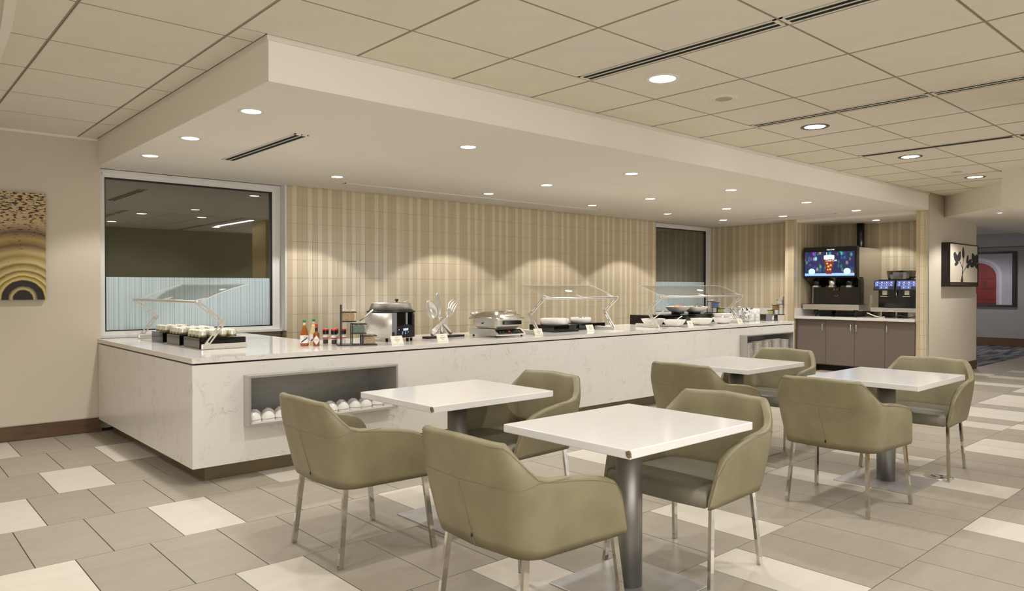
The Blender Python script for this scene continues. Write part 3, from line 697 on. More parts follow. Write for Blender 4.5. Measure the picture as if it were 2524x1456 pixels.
for a in ((cx0 + .02, cxr - .02, cy0 + .5, YB - .01, ZL, .862), (cxr - .02, cxe - .02, cy0 + .5, cyb - .02, ZL, .862), (cx0 + .022, cxe - .022, cy0 + .022, cy0 + .5, ZL, NZ0 - .02),
          (cx0 + .022, cxe - .022, cy0 + .022, cy0 + .5, NZ1 + .01, .864), (cx0 + .022, N1[0] - .01, cy0 + .022, cy0 + .5, NZ0 - .02, NZ1 + .01), (N1[1] + .01, N2[0] - .01, cy0 + .022, cy0 + .5, NZ0 - .02, NZ1 + .01), (N2[1] + .01, cxe - .022, cy0 + .022, cy0 + .5, NZ0 - .02, NZ1 + .01)): pb(mb, a)
mb.build('carcass', M['black'], ct)
for n_ in (N1, N2):
    x0, x1 = n_; yf = cy0 - .105; mb = MB(); e = .016
    for a in ((x0, x1, yf, cy0 + .35, NZ0, NZ0 + e), (x0, x1, yf, cy0 + .35, NZ1 - e, NZ1), (x0, x0 + e, yf, cy0 + .35, NZ0 + e, NZ1 - e), (x1 - e, x1, yf, cy0 + .35, NZ0 + e, NZ1 - e)): pb(mb, a)
    fr = mb.build('niche_frame', M['niche_fr'], ct)
    cb(x0, x1, cy0 + .35, cy0 + .36, NZ0, NZ1).build('niche_back', M['niche_in'], fr)
    mb = MB(); pb(mb, (x0 + e, x1 - e, yf + .012, cy0 + .35, NZ0 + e, NZ0 + e + .004)); mb.build('niche_shelf', M['trimwhite'], fr)
wt = MB().prism([(cx0 - .002, cy0 - .002), (cxe + .002, cy0 - .002), (cxe + .002, cyb), (cxr, cyb), (cxr, YB - .002), (cx0 - .002, YB - .002)], .864, .90)
tag(wt.build('worktop', M['worktop'], None), 'polished white L-shaped stone worktop on the buffet counter', 'worktop')
tag(B(11.9, 12.545, 6.34, 8.1, 0, .922).build('side_cabinet', M['porc']), 'plain white low counter against the tiled side wall behind the buffet', 'cabinet')
tag(B(12.53, 12.549, 6.34, 8.1, .9225, 1.024).build('backsplash', M['worktop']), 'low white stone upstand on the tiled side wall', 'backsplash')

# bowls and plates in the niches
def bowl_mesh(r, h, n=20):
    return MB().lathe([(.001, h * 1.0), (r * .36, h * 1.0), (r * .40, h + .004), (r * .42, h * .98), (r * .60, h * .90), (r * .80, h * .70), (r * .93, h * .42), (r, h * .12), (r * 1.02, 0), (r * .97, 0), (r * .88, h * .40), (r * .55, h * .82), (.001, h * .88)], n=n).mesh('bowl', M['porc'])
bm_ = bowl_mesh(.0525, .045); bm2 = bowl_mesh(.0525, .049)
lz = NZ0 + .0205
for i in range(12):
    for row in range(2):
        for lev in range(2):
            x = 2.185 + i * .1045 + (.05 if row else 0); y = cy0 - .035 + row * .115
            if x > 3.34: continue
            tilt = (0, 0)
            o = bpy.data.objects.new('bowl', bm_ if lev == 0 else bm2); COL.objects.link(o)
            ti = random.uniform(-.09, .09) if lev else 0
            o.location = (x + random.uniform(-.002, .002), y, lz + (0 if lev == 0 else .017 + abs(math.sin(ti)) * .05)); o.rotation_euler = (ti * .5, ti, random.random())
            tag(o, ['lower', 'upper'][lev] + ' upturned white bowl, ' + ORD[i] + ' from the left in the ' + ['front', 'back'][row] + ' row of the niche', 'bowl', 'upturned bowls in the left niche, %s %s' % (['front', 'back'][row], ['lower', 'upper'][lev]))
pl = MB().lathe([(.03, 0), (.034, .001), (.048, .010), (.0585, .014), (.059, .0165), (.055, .0165), (.04, .008), (.001, .006)], n=16).mesh('plate', M['porc'])
for i, cnt in enumerate((17, 18, 19, 19, 19, 20, 20, 20, 19, 18)):
    for k in range(cnt):
        x = 9.02 + i * .125; y = cy0 - .03 + (.02 if i % 2 else 0)
        if x > 10.17: continue
        o = bpy.data.objects.new('small_plate', pl); COL.objects.link(o); o.location = (x + random.uniform(-.0015, .0015), y + random.uniform(-.0015, .0015), lz + k * .0128)
        tag(o, 'small white plate, %s from the bottom in the %s stack of the right niche' % (ORD[k], ORD[i]), 'plate', 'stacked small plates in the right niche')

# ------------------------------------------------------------------ TABLES
def table_proto():
    t = thing('cafe_table', '', 'table')
    B(-.457, .457, -.374, .374, .728, .765, b=.004).build('tabletop', M['ttop'], t)
    MB().cyl(0, 0, .008, .724, .062, 32).build('column', M['column'], t)
    B(-.12, .12, -.12, .12, .720, .728).build('mounting_plate', M['black'], t)
    B(-.27, .27, -.262, .262, 0, .008, b=.0025).build('base_plate', M['plate'], t)
    return t
tp = table_proto()
tabs = [((2.70, 2.185), 'nearest white table in the middle foreground, standing on a steel column with chipped front corner'),
        ((2.745, 3.56), 'white table before the bowl niche at the left, with a chipped front corner'),
        ((5.56, 2.13), 'white table at the right, a floor outlet beside its base'),
        ((5.57, 3.35), 'farthest white table, in front of the plate niche')]
for i, ((x, y), lb) in enumerate(tabs):
    if i == 0: tp.location = (x, y, 0); tp['label'] = lb; tp['group'] = 'white cafe tables'; t = tp
    else: t = dup(tp, (x, y, 0), 0, lb, 'white cafe tables')
for i in (0, 1):
    pass
def chip(t):
    mb = MB()
    mb.add([(-.4585, -.370, .764), (-.4585, -.352, .757), (-.4587, -.358, .738), (-.4585, -.372, .731), (-.447, -.3752, .735), (-.449, -.3757, .748), (-.455, -.3752, .763), (-.4595, -.3758, .750)],
           [(0, 7, 1), (1, 7, 2), (2, 7, 3), (3, 7, 4), (4, 7, 5), (5, 7, 6), (6, 7, 0)])
    mb.build('chipped_corner', M['tchip'], t)
tables_all = [o for o in bpy.data.objects if o.name.startswith('cafe_table')]
chip(tables_all[0]); chip(tables_all[1])

# ------------------------------------------------------------------ CHAIRS (local +x is the front)
def smooth(t): t = max(0, min(1, t)); return t * t * (3 - 2 * t)
half = []   # outer plan, half side, from front (y>0) to the back centre
for x_ in (.264, .254, .236, .208, .16, .10, .02, -.07, -.155):
    half.append((x_, .325 - .022 * (.264 - x_) / .40))
R_ = .125; cxx, cyy = -.165, .165
for i in range(1, 9):
    a = (i / 8) * PI / 2; half.append((cxx - R_ * math.sin(a) ** .85, .178 + (.302 - .178) * max(0, math.cos(a)) ** .85))
for i in range(1, 5): half.append((-.290 - .004 * i, .178 * (1 - i / 4)))
def ztop(x, y, i):
    n = len(half)
    if i <= 8:   # arm
        x_ = half[i][0]
        zz = .70 - .046 * max(0, (x_ + .138) / .30)
        zz -= (.082, .050, .027, .010, .002)[i] if i < 5 else 0
        return zz
    if i <= 16:
        t_ = (i - 8) / 8; u_ = max(0, min(1, (t_ - .0) / .62)); return .70 + .137 * (.2 * u_ + .8 * smooth(u_))
    return .837 + .002 * (i - 16)
def shell_pt(i, sgn, z, inset):
    x, y = half[i]; n = len(half)
    # outward normal in plan
    x0, y0 = half[max(i - 1, 0)]; x1, y1 = half[min(i + 1, n - 1)]
    if i == n - 1: nx, ny = -1, 0
    else:
        tx, ty = x1 - x0, y1 - y0; L = math.hypot(tx, ty); nx, ny = ty / L, -tx / L
        if ny < 0 and nx > 0: nx, ny = -nx, -ny
    x -= nx * inset; y -= ny * inset
    wb = smooth((.02 - half[i][0]) / .27)
    h_ = (z - .395) / .44
    x += -.095 * h_ * wb - .078 * max(0, min(1, (half[i][0] - .0) / .26)) * max(0, min(1, (z - .40) / .24))
    yy = y * (1 + .035 * math.sin(min(1, h_) * PI) * 1.0) + (.018 * smooth(h_ * 1.4) * (1 if 3 <= i <= 13 else .5)) * min(1, y / .2)
    if z > .70 and i > 8: yy *= 1 - .085 * smooth((z - .70) / .14)
    return (x, yy * sgn, z)
def chair_shell():
    mb = MB(); cols = []
    idx = [(i, 1) for i in range(len(half))] + [(i, -1) for i in range(len(half) - 2, -1, -1)]
    for i, sgn in idx:
        th = {0: .014, 1: .028, 2: .037}.get(i, .040 + .012 * smooth((i - 8) / 8)); ins0 = {0: .013, 1: .005, 2: .001}.get(i, 0.0)
        zt = ztop(0, 0, i); r = th / 2; col = []
        zb = .395
        for k in range(9): col.append(shell_pt(i, sgn, zb + (zt - r * .8 - zb) * k / 8, ins0 + (.006 if k == 0 else 0)))
        for k in range(1, 6):
            a = PI * k / 6; col.append(shell_pt(i, sgn, zt - r * .8 + r * .8 * math.sin(a), ins0 + r - r * math.cos(a)))
        for k in range(7): col.append(shell_pt(i, sgn, zt - r * .8 - (zt - r * .8 - .43) * k / 6, ins0 + th))
        cols.append(col)
    m = len(cols[0]); v = [p for c in cols for p in c]; f = []
    for c in range(len(cols) - 1):
        for k in range(m - 1): f.append((c * m + k, (c + 1) * m + k, (c + 1) * m + k + 1, c * m + k + 1))
        f.append((c * m + m - 1, (c + 1) * m + m - 1, (c + 1) * m, c * m))
    f.append(tuple(range(m))); f.append(tuple((len(cols) - 1) * m + k for k in range(m - 1, -1, -1)))
    mb.add(v, f, True); mb.sm[-1] = mb.sm[-2] = False
    return mb
def chair_seat():
    pl_ = []
    n = len(half)
    def lvl(z, ins, front):
        ring = []
        for i, sgn in [(i, 1) for i in range(n)] + [(i, -1) for i in range(n - 2, -1, -1)]:
            x, y, _ = shell_pt(i, sgn, .42, .036 + ins); x = min(x, .268 - front) ; ring.append((x, y, z))
        ring.append((.272 - front, -.14, z)); ring.append((.275 - front, 0, z)); ring.append((.272 - front, .14, z))
        return ring
    base = lvl(.43, 0, 0)
    def sc_(z, k, dz=0): return [((x + .02) * k - .02, y * k, z) for x, y, _ in base]
    L = [sc_(.392, .95), sc_(.400, .985), sc_(.43, 1.0), sc_(.455, .995), sc_(.468, .975), sc_(.476, .93), sc_(.480, .84), sc_(.483, .6), sc_(.484, .3)]
    m = len(L[0]); v = [p for r in L for p in r]; f = []
    for a in range(len(L) - 1):
        for k in range(m): f.append((a * m + k, a * m + (k + 1) % m, (a + 1) * m + (k + 1) % m, (a + 1) * m + k)[::-1])
    v.append((-.02, 0, .4845)); c = len(v) - 1
    for k in range(m): f.append(((len(L) - 1) * m + (k + 1) % m, (len(L) - 1) * m + k, c))
    f.append(tuple(range(m)))
    mb = MB().add(v, f, True); mb.sm[-1] = False
    return mb
def chair_proto():
    t = thing('armchair', '', 'chair')
    sh = chair_shell().build('shell', M['leather'], t)
    se = chair_seat().build('seat', M['leather_seat'], t, label='greyer leather seat cushion')
    for (a, b, z0) in ((((-.235, .235)), (-.278, .258), .40), ((-.235, -.235), (-.278, -.258), .40), ((.205, .288), (.252, .312), .40), ((.205, -.288), (.252, -.312), .40)):
        w_, d_ = .0135, .0085; v = []
        for (q, z) in ((b, 0), (a, z0)):
            v += [(q[0] - w_, q[1] - d_, z), (q[0] + w_, q[1] - d_, z), (q[0] + w_, q[1] + d_, z), (q[0] - w_, q[1] + d_, z)]
        MB().add(v, [(3, 2, 1, 0), (4, 5, 6, 7), (0, 1, 5, 4), (1, 2, 6, 5), (2, 3, 7, 6), (3, 0, 4, 7)]).build('leg', M['legchrome'], t)
    # seams: cross seam round the back, stitched rim lines, zip with black tag
    n = len(half); pts = []
    for i, sgn in [(i, 1) for i in range(7, n)] + [(i, -1) for i in range(n - 2, 6, -1)]:
        z = .70 - .035 * smooth((i - 7) / 6); pts.append(shell_pt(i, sgn, z - (.01 if i < 9 else 0), -.0004))
    MB().tube(pts, .0011, 4).build('back_seam', M['stitch'], t)
    MB().tube([shell_pt(n - 1, 1, .655 - k * .026, -.0004)[:1] + (.012 - k * .0035,) + (.655 - k * .026,) for k in range(11)], .0012, 4).build('zip_seam', M['stitch'], t)
    p = shell_pt(n - 1, 1, .44, 0); B(p[0] - .002, p[0] + .002, -.018, -.010, .432, .45).build('zip_tag', M['black'], t)
    for sgn in (1, -1):
        pts = [shell_pt(i, sgn, ztop(0, 0, i) - .016, -.0003) for i in range(1, 17)]
        p0 = [shell_pt(0, sgn, z, .012) for z in (.42, .48, .53)]
        MB().tube(p0 + pts[0:], .0013, 4).build('rim_seam', M['stitch'], t)
    return t
cp = chair_proto()
chairs = [((2.09, 2.225), 0, 'largest sage green leather armchair in the centre foreground, back to the camera'),
          ((3.12, 2.165), PI, 'sage green leather armchair facing the camera across the nearest white table'),
          ((2.06, 3.52), 0, 'leftmost sage green leather armchair, back hiding part of the bowl niche'),
          ((3.09, 3.45), PI, 'sage green leather armchair behind the left white table, in front of the plain counter front'),
          ((4.82, 2.10), 0, 'sage green leather armchair with its back to the camera at the right-hand table'),
          ((6.10, 2.12), PI, 'rightmost sage green leather armchair, facing left beside the floor outlet'),
          ((4.92, 3.21), 0, 'sage green leather armchair with its back to the camera at the farthest table'),
          ((6.03, 3.33), PI, 'farthest sage green leather armchair, facing left before the plate niche')]
for i, ((x, y), rz, lb) in enumerate(chairs):
    if i == 0: cp.location = (x, y, 0); cp['label'] = lb; cp['group'] = 'sage leather armchairs'
    else: dup(cp, (x, y, 0), rz, lb, 'sage leather armchairs')
# floor outlet
t = thing('floor_outlet', 'round steel floor outlet cover by the leg of the rightmost chair', 'outlet', (5.96, 1.91, 0))
MB().lathe([(.098, 0), (.098, .003), (.092, .006), (.07, .007), (.066, .004), (.001, .004)], n=32).build('cover_ring', M['steel'], t)
for dx, dy in ((-.02, .022), (.025, -.01), (-.03, -.03), (.0, .045)): B(dx - .012, dx + .012, dy - .009, dy + .009, .0042, .0052).build('socket', M['dark'], t)

# ------------------------------------------------------------------ SNEEZE GUARDS (local: customer side is -y, x along the rail)
WZ = .9
def link_arm(p, q, w, th, mb):
    """flat slotted link between two pivots, in the local y-z plane (x is thickness)"""
    (y0, z0), (y1, z1) = p, q; L = math.hypot(y1 - y0, z1 - z0); uy, uz = (y1 - y0) / L, (z1 - z0) / L; vy, vz = -uz, uy
    def P(a, b): return (y0 + uy * a + vy * b, z0 + uz * a + vz * b)
    outer = []
    r = w / 2
    for k in range(7): a = PI / 2 + PI * k / 6; outer.append(P(r * math.cos(a), r * math.sin(a)))
    for k in range(7): a = -PI / 2 + PI * k / 6; outer.append(P(L + r * math.cos(a), r * math.sin(a)))
    # built from strips with two slots left open
    s = r * .42; a1, a2, a3, a4 = L * .16, L * .44, L * .56, L * .84
    def strip(pts):
        n = len(pts); v = [(x, y, z) for x in (-th / 2, th / 2) for y, z in pts]
        mb.add(v, [tuple(range(n - 1, -1, -1)), tuple(range(n, 2 * n))] + [(i, (i + 1) % n, n + (i + 1) % n, n + i) for i in range(n)])
    strip(outer[:7] + [P(a1, -r), P(a1, r)]); strip([P(a2, -r), P(a3, -r), P(a3, r), P(a2, r)]); strip([P(a4, -r)] + outer[7:] + [P(a4, r)])
    for A, Bb in ((a1, a2), (a3, a4)):
        strip([P(A, s), P(Bb, s), P(Bb, r), P(A, r)]); strip([P(A, -r), P(Bb, -r), P(Bb, -s), P(A, -s)])
def guard(label, loc, rz, L, gs, ge):
    t = thing('sneeze_guard', label, 'sneeze guard', loc, rz, 'acrylic sneeze guards')
    rail = (-.03, .385); elbow = (.175, .215); foot = (.03, .028)
    for k, x in enumerate((-L / 2, L / 2)):
        mb = MB(); link_arm(elbow, rail, .036, .012, mb); o = mb.build('upper_arm', M['alu'], t, (x, 0, 0))
        mb = MB(); link_arm(foot, elbow, .036, .012, mb); mb.build('lower_arm', M['alu'], t, (x + (-.013 if k == 0 else .013), 0, 0))
        MB().rbox(x - .011, x + .011, 0, .37, 0, .045, .018).build('foot_bar', M['alu'], t)
        for (y, z) in (rail, elbow, foot):
            for d in (-.006, .006): MB().tube([(x - .021, y + d, z), (x + .021, y + d, z)], .0035, 8).build('bolt', M['steel'], t)
    MB().tube([(-L / 2 - .012, rail[0], rail[1]), (L / 2 + .012, rail[0], rail[1])], .0125, 12).build('rail', M['alu'], t)
    # glass : rises toward the server side, small curve
    g = []; dy, dz = .375, .135
    n = 8
    for k in range(n + 1):
        u = k / n; g.append((.0 + dy * u, .392 + dz * u + .012 * math.sin(u * PI)))
    v = []; f = []
    x0, x1 = gs, ge
    for (y, z) in g: v += [(x0, y, z), (x1, y, z), (x0, y, z + .006), (x1, y, z + .006)]
    for k in range(n):
        a = k * 4; f += [(a, a + 1, a + 5, a + 4)[::-1], (a + 2, a + 3, a + 7, a + 6)]
    sh = MB().add(v, f, True).build('glass_shelf', M['acrylic'], t)
    e = MB()
    for x in (x0, x1):
        for k in range(n):
            (y, z), (y2, z2) = g[k], g[k + 1]
            d = .0015; e.add([(x - d, y, z), (x + d, y, z), (x + d, y2, z2), (x - d, y2, z2), (x - d, y, z + .006), (x + d, y, z + .006), (x + d, y2, z2 + .006), (x - d, y2, z2 + .006)], [(0, 3, 2, 1), (4, 5, 6, 7), (0, 4, 7, 3), (1, 2, 6, 5)])
    y, z = g[-1]; e.box(x0, x1, y - .0015, y + .0015, z, z + .006)
    e.build('glass_edge', M['acrylic_edge'], sh)
    for x in (x0 + .05, 0, x1 - .05):
        MB().add([(x - .03, rail[0] - .004, .388), (x + .03, rail[0] - .004, .388), (x + .014, .055, .413), (x - .014, .055, .413), (x - .03, rail[0] - .004, .398), (x + .03, rail[0] - .004, .398), (x + .014, .055, .421), (x - .014, .055, .421)],
                 [(0, 3, 2, 1), (4, 5, 6, 7), (0, 1, 5, 4), (1, 2, 6, 5), (2, 3, 7, 6), (3, 0, 4, 7)]).build('glass_clamp', M['alu'], t)
    return t
g1_ = guard('acrylic sneeze guard over the dessert jars by the left window', (2.06, 6.91, WZ), -PI / 2, 1.76, -.79, .90)
guard('middle acrylic sneeze guard over two round white dishes', (6.01, 5.56, WZ), 0, 1.20, -.57, .57)
guard('long acrylic sneeze guard over the salad bowls at the far end', (8.385, 5.55, WZ), 0, 1.88, -.91, .95)

# ------------------------------------------------------------------ DESSERT JARS
def riser(label, x0, x1, y0, y1, h, group='black display risers', z=WZ):
    t = thing('display_riser', label, 'riser', ((x0 + x1) / 2, (y0 + y1) / 2, z), 0, group)
    X, Y = (x1 - x0) / 2, (y1 - y0) / 2
    MB().rbox(-X, X, -Y, Y, h - .006, h, .002).build('top_panel', M['gloss_black'], t)
    MB().box(-X, -X + .005, -Y, Y, 0, h - .006).box(X - .005, X, -Y, Y, 0, h - .006).box(-X + .005, X - .005, -Y, -Y + .005, 0, h - .006).box(-X + .005, X - .005, Y - .005, Y, 0, h - .006).build('side_panel', M['gloss_black'], t)
    return t
riser('gloss black riser under dessert jars, farthest of three by the window', 2.07, 2.46, 7.05, 7.38, .092)
riser('gloss black riser under dessert jars, middle of three by the window', 2.07, 2.46, 6.59, 6.93, .09)
riser('gloss black riser under dessert jars, nearest of three by the window', 2.07, 2.45, 6.10, 6.48, .088)
def jar_proto():
    t = thing('dessert_jar', '', 'jar')
    MB().lathe([(.030, 0), (.034, .003), (.035, .02), (.035, .052), (.033, .058), (.0325, .06), (.031, .058), (.033, .05), (.033, .006), (.001, .004)], n=20).build('glass', M['jarglass'], t)
    MB().lathe([(.0325, .006), (.0325, .022), (.001, .023)], n=14).build('crumb_base', M['crumbs'], t)
    mb = MB().lathe([(.0325, .0225), (.0325, .052), (.028, .059), (.016, .064), (.001, .066)], n=14)
    mb.build('cream', M['cream_food'], t)
    mb = MB()
    for k in range(9):
        a = random.random() * 6.28; r = .022 * random.random() ** .5; mb.blob((r * math.cos(a), r * math.sin(a), .065 - r * .22), .0028, 4)
    mb.build('nut_topping', M['sprinkle'], t, kind='stuff')
    return t
jp = jar_proto(); first = True
for (y0, ny, nx, hz, nm) in ((7.11, 3, 3, .092, 'farthest'), (6.64, 4, 4, .09, 'middle'), (6.15, 4, 4, .088, 'nearest')):
    for j in range(ny):
        for i in range(nx):
            loc = (2.115 + i * .08 + random.uniform(-.002, .002), y0 + j * .083, WZ + hz)
            lb = 'cream dessert jar, %s row from the front, %s from the left, %s black riser' % (ORD[i], ORD[ny - 1 - j], nm)
            gp = 'dessert jars on the %s riser' % nm
            if first: jp.location = loc; jp['label'] = lb; jp['group'] = gp; first = False
            else: dup(jp, loc, random.random() * 6, lb, gp)

# ------------------------------------------------------------------ SAUCES AND SHAKERS
def bottle(label, x, y, r, h, sauce, cap, fat=True):
    t = thing('sauce_bottle', label, 'bottle', (x, y, WZ), -.46)
    if fat:
        MB().lathe([(r * .9, 0), (r, .006), (r, h * .42), (r * .9, h * .5), (r * .45, h * .72), (r * .36, h * .8)], n=24, capped=True).build('body', sauce, t)
        MB().lathe([(r * .37, h * .78), (r * .33, h * .93)], n=16, capped=True).build('neck', M['sauce_neck'], t)
        MB().lathe([(r * .40, h * .92), (r * .40, h), (r * .34, h * 1.005)], n=16, capped=True).build('cap', cap, t)
        MB().lathe([(r * 1.012, h * .12), (r * 1.012, h * .42)], n=24).build('label', M['label'], t)
        v = []
        for k in range(9):
            a = math.radians(-135 + k * 11); q = r * 1.03; v += [(q * math.cos(a), q * math.sin(a), h * (.125 + .022 * k)), (q * math.cos(a), q * math.sin(a), h * (.185 + .022 * k))]
        MB().add(v, [(2 * k, 2 * k + 2, 2 * k + 3, 2 * k + 1) for k in range(8)]).build('label_stripe', M['blue'], t)
        mb = MB()
        for z_ in (.36, .33, .30):
            v = []
            for k in range(6): a = math.radians(-100 + k * 9); v += [(r * 1.03 * math.cos(a), r * 1.03 * math.sin(a), h * z_), (r * 1.03 * math.cos(a), r * 1.03 * math.sin(a), h * (z_ + .012))]
            mb.add(v, [(2 * k, 2 * k + 2, 2 * k + 3, 2 * k + 1) for k in range(5)])
        mb.build('label_print', M['ink'], t)
    else:
        MB().lathe([(r * .95, 0), (r, .004), (r, h * .50), (r * .9, h * .56), (r * .42, h * .64), (r * .40, h * .70)], n=20, capped=True).build('body', sauce, t)
        MB().lathe([(r * .47, h * .68), (r * .47, h * .85)], n=16, capped=True).build('neck_band', M['black'], t)
        MB().lathe([(r * .46, h * .87), (r * .46, h), (r * .4, h * 1.005)], n=16, capped=True).build('cap', cap, t)
        MB().lathe([(r * .38, h * .84), (r * .42, h * .875)], n=12, capped=True).build('neck', M['sauce_neck'], t)
        d = r * 1.02
        v = []
        for k in range(-5, 6):
            a = math.radians(-90 + k * 14); hh = h * .205 * (1 - abs(k) / 5) + .0003; v += [(d * math.cos(a), d * math.sin(a), h * .27 - hh), (d * math.cos(a), d * math.sin(a), h * .27 + hh)]
        MB().add(v, [(2 * k, 2 * k + 2, 2 * k + 3, 2 * k + 1) for k in range(10)]).build('label', M['label'], t)
        text('TABASCO', .011, M['ink'], t, (0, -d * 1.04, h * .255), name='label_text', sx=.62)
    return t
bottle('hot sauce bottle with green cap and white label, leftmost on the worktop', 2.865, 5.86, .0355, .222, M['sauce'], M['green'])
bottle('green-capped sauce bottle half hidden behind the small red-capped one', 2.985, 5.93, .034, .225, M['sauce_neck'], M['green'])
bottle('small hot sauce bottle with red cap and diamond-shaped label', 2.945, 5.80, .0265, .19, M['sauce2'], M['red'], False)
def shaker(label, x, y, top, fill, s=1.0):
    t = thing('spice_shaker', label, 'shaker', (x, y, WZ), 0, 'salt and pepper grinders')
    MB().lathe([(.021, 0), (.022, .003), (.022, .045), (.019, .05), (.0185, .05), (.02, .044), (.02, .004), (.001, .003)], n=18).build('glass', M['jar'], t)
    MB().lathe([(.0195, .004), (.0195, .036), (.001, .037)], n=14).build('filling', fill, t)
    MB().lathe([(.0232, .046), (.0232, .054)], n=18).build('red_band', M['red'], t)
    MB().lathe([(.0225, .054), (.022, .066), (.017, .070), (.017, .074), (.0235, .078)], n=18).build('collar', M['label'], t)
    MB().lathe([(.0235, .078), (.0245, .108), (.0245, .110)], n=18).build('grinder_head', M['black'], t)
    MB().lathe([(.025, .110), (.025, .119), (.022, .121), (.001, .121)], n=18).build('top_rim', M['red'], t)
    t.scale = (1.12, 1.12, 1.12)
    return t
for i, (x, y, fl) in enumerate(((3.10, 5.93, 'pepper'), (3.135, 5.84, 'pepper'), (3.195, 5.93, 'salt'), (3.225, 5.84, 'salt'))):
    shaker(['pepper', 'pepper', 'salt', 'salt'][i] + ' grinder with red and black top, ' + ['leftmost of four', 'second of four, in front', 'third of four, at the back', 'rightmost of four'][i], x, y, 'red', M[fl])

# ------------------------------------------------------------------ CONDIMENT RACKS
def food(mbn, kind, x0, x1, y0, y1, z0, z1, n, r):
    mb = MB(); 
    for _ in range(n):
        c = (random.uniform(x0 + r, x1 - r), random.uniform(y0 + r, y1 - r), random.uniform(z0 + r, z1))
        if kind == 'cube':
            q = MB().box(-r, r, -r, r, -r, r); R = Matrix.Rotation(random.random() * 3, 3, 'Z') @ Matrix.Rotation(random.random() * 3, 3, 'X'); q.rot(R)
            mb.add([Vector(v) + Vector(c) for v in q.v], q.f)
        elif kind == 'stick':
            a = random.random() * 6.3; d = Vector((math.cos(a), math.sin(a), random.uniform(-.6, .6))) * r * 2; mb.tube([Vector(c) - d, Vector(c) + d], r * .4, 5)
        else: mb.blob(c, r, 5, 1, .3)
    return mb
def rack(label, loc, rz, foods, s=1.0, group='tiered condiment racks'):
    """stair rack: three tiers rising toward +y and -x; each tier holds a clear box"""
    t = thing('condiment_rack', label, 'rack', loc, rz, group)
    w = .125; f = MB(); b = .0045
    tiers = [(0.0, 0.005), (-.088, .108), (-.176, .212)]     # (x shift, tray height)
    f.rbox(-.27, .065, -.075, .075, 0, .010, .002)
    fr = f.build('base', M['blackwire'], t)
    f = MB()
    for k, (dx, z) in enumerate(tiers):
        if k:
            f.box(dx - .063, dx + .063, -.07, .07, z - .008, z)
            for y in (-.066, .066):
                f.box(dx - .064, dx - .056, y - .004, y + .004, .008, z)
                f.box(dx + .02, dx + .026, y - .003, y + .003, .008, z - .006) if k == 1 else None
        zz = z + .077
        f.box(dx - .064, dx + .064, -.071, -.065, zz - .004, zz + .004); f.box(dx - .064, dx + .064, .065, .071, zz - .004, zz + .004)
        f.box(dx - .064, dx - .058, -.071, .071, zz - .004, zz + .004); f.box(dx + .058, dx + .064, -.071, .071, zz - .004, zz + .004)
        if k < 3:
            for y in (-.066, .066): f.box(dx - .064, dx - .056, y - .004, y + .004, z, zz + (.0 if k < 2 else .062))
    f.box(-.176 - .064, -.176 - .056, -.07, .07, .212 + .135, .212 + .141)
    f.build('tier_frame', M['blackwire'], t)
    out = []
    for k, (dx, z) in enumerate(tiers):
        bx = thing('condiment_box', 'clear box of ' + foods[k][2] + ', ' + ['lowest', 'middle', 'top'][k] + ' tier of the ' + foods[3], 'food box', (0, 0, 0), 0, 'condiment boxes')
        R = Matrix.Rotation(rz, 4, 'Z'); bx.location = Vector(loc) + (R @ Vector((dx * s, 0, (z + .0015 + (.005 if k == 0 else 0)) * s)).to_4d()).to_3d(); bx.rotation_euler = (0, 0, rz)
        g = MB(); a = .053
        g.box(-a, a, -a, -a + .002, 0, .094).box(-a, a, a - .002, a, 0, .094).box(-a, -a + .002, -a + .002, a - .002, 0, .094).box(a - .002, a, -a + .002, a - .002, 0, .094).box(-a + .002, a - .002, -a + .002, a - .002, 0, .002)
        g.build('clear_box', M['jar'], bx)
        food(None, foods[k][1], -a + .004, a - .004, -a + .004, a - .004, .002, .078, foods[k][3], foods[k][4]).build('filling', foods[k][0], bx, kind='stuff')
        MB().box(-a + .005, a - .005, -a + .005, a - .005, .003, .06).build('filling_core', foods[k][0], bx)
        MB().box(-.06, .06, -.06, -.054, .094, .097).box(-.06, .06, .054, .06, .094, .097).box(-.06, -.054, -.054, .054, .094, .097).box(.054, .06, -.054, .054, .094, .097).build('clear_rim', M['jar'], bx)
        bx.scale = (s,) * 3; out.append(bx)
    t.scale = (s,) * 3
    return t, out
rack('black three-tier condiment rack with croutons, herbs and seeds beside the soup kettle', (3.34, 5.60, WZ), -.42,
     [(M['seed'], 'stick', 'pale seeds', 110, .008), (M['herb'], 'blob', 'chopped green herbs', 90, .008), (M['crouton'], 'cube', 'golden croutons', 60, .009), 'front black rack'])
MB().tube([(3.20, 5.60, 1.10), (3.245, 5.575, 1.14), (3.30, 5.54, 1.195)], [.004, .006, .009], 6).build('tongs', M['steel'])
tag(bpy.data.objects['tongs'], 'metal tongs handle leaning out of the green herb box', 'utensil')
bpy.data.objects['tongs'].location = (.08, .05, .01)

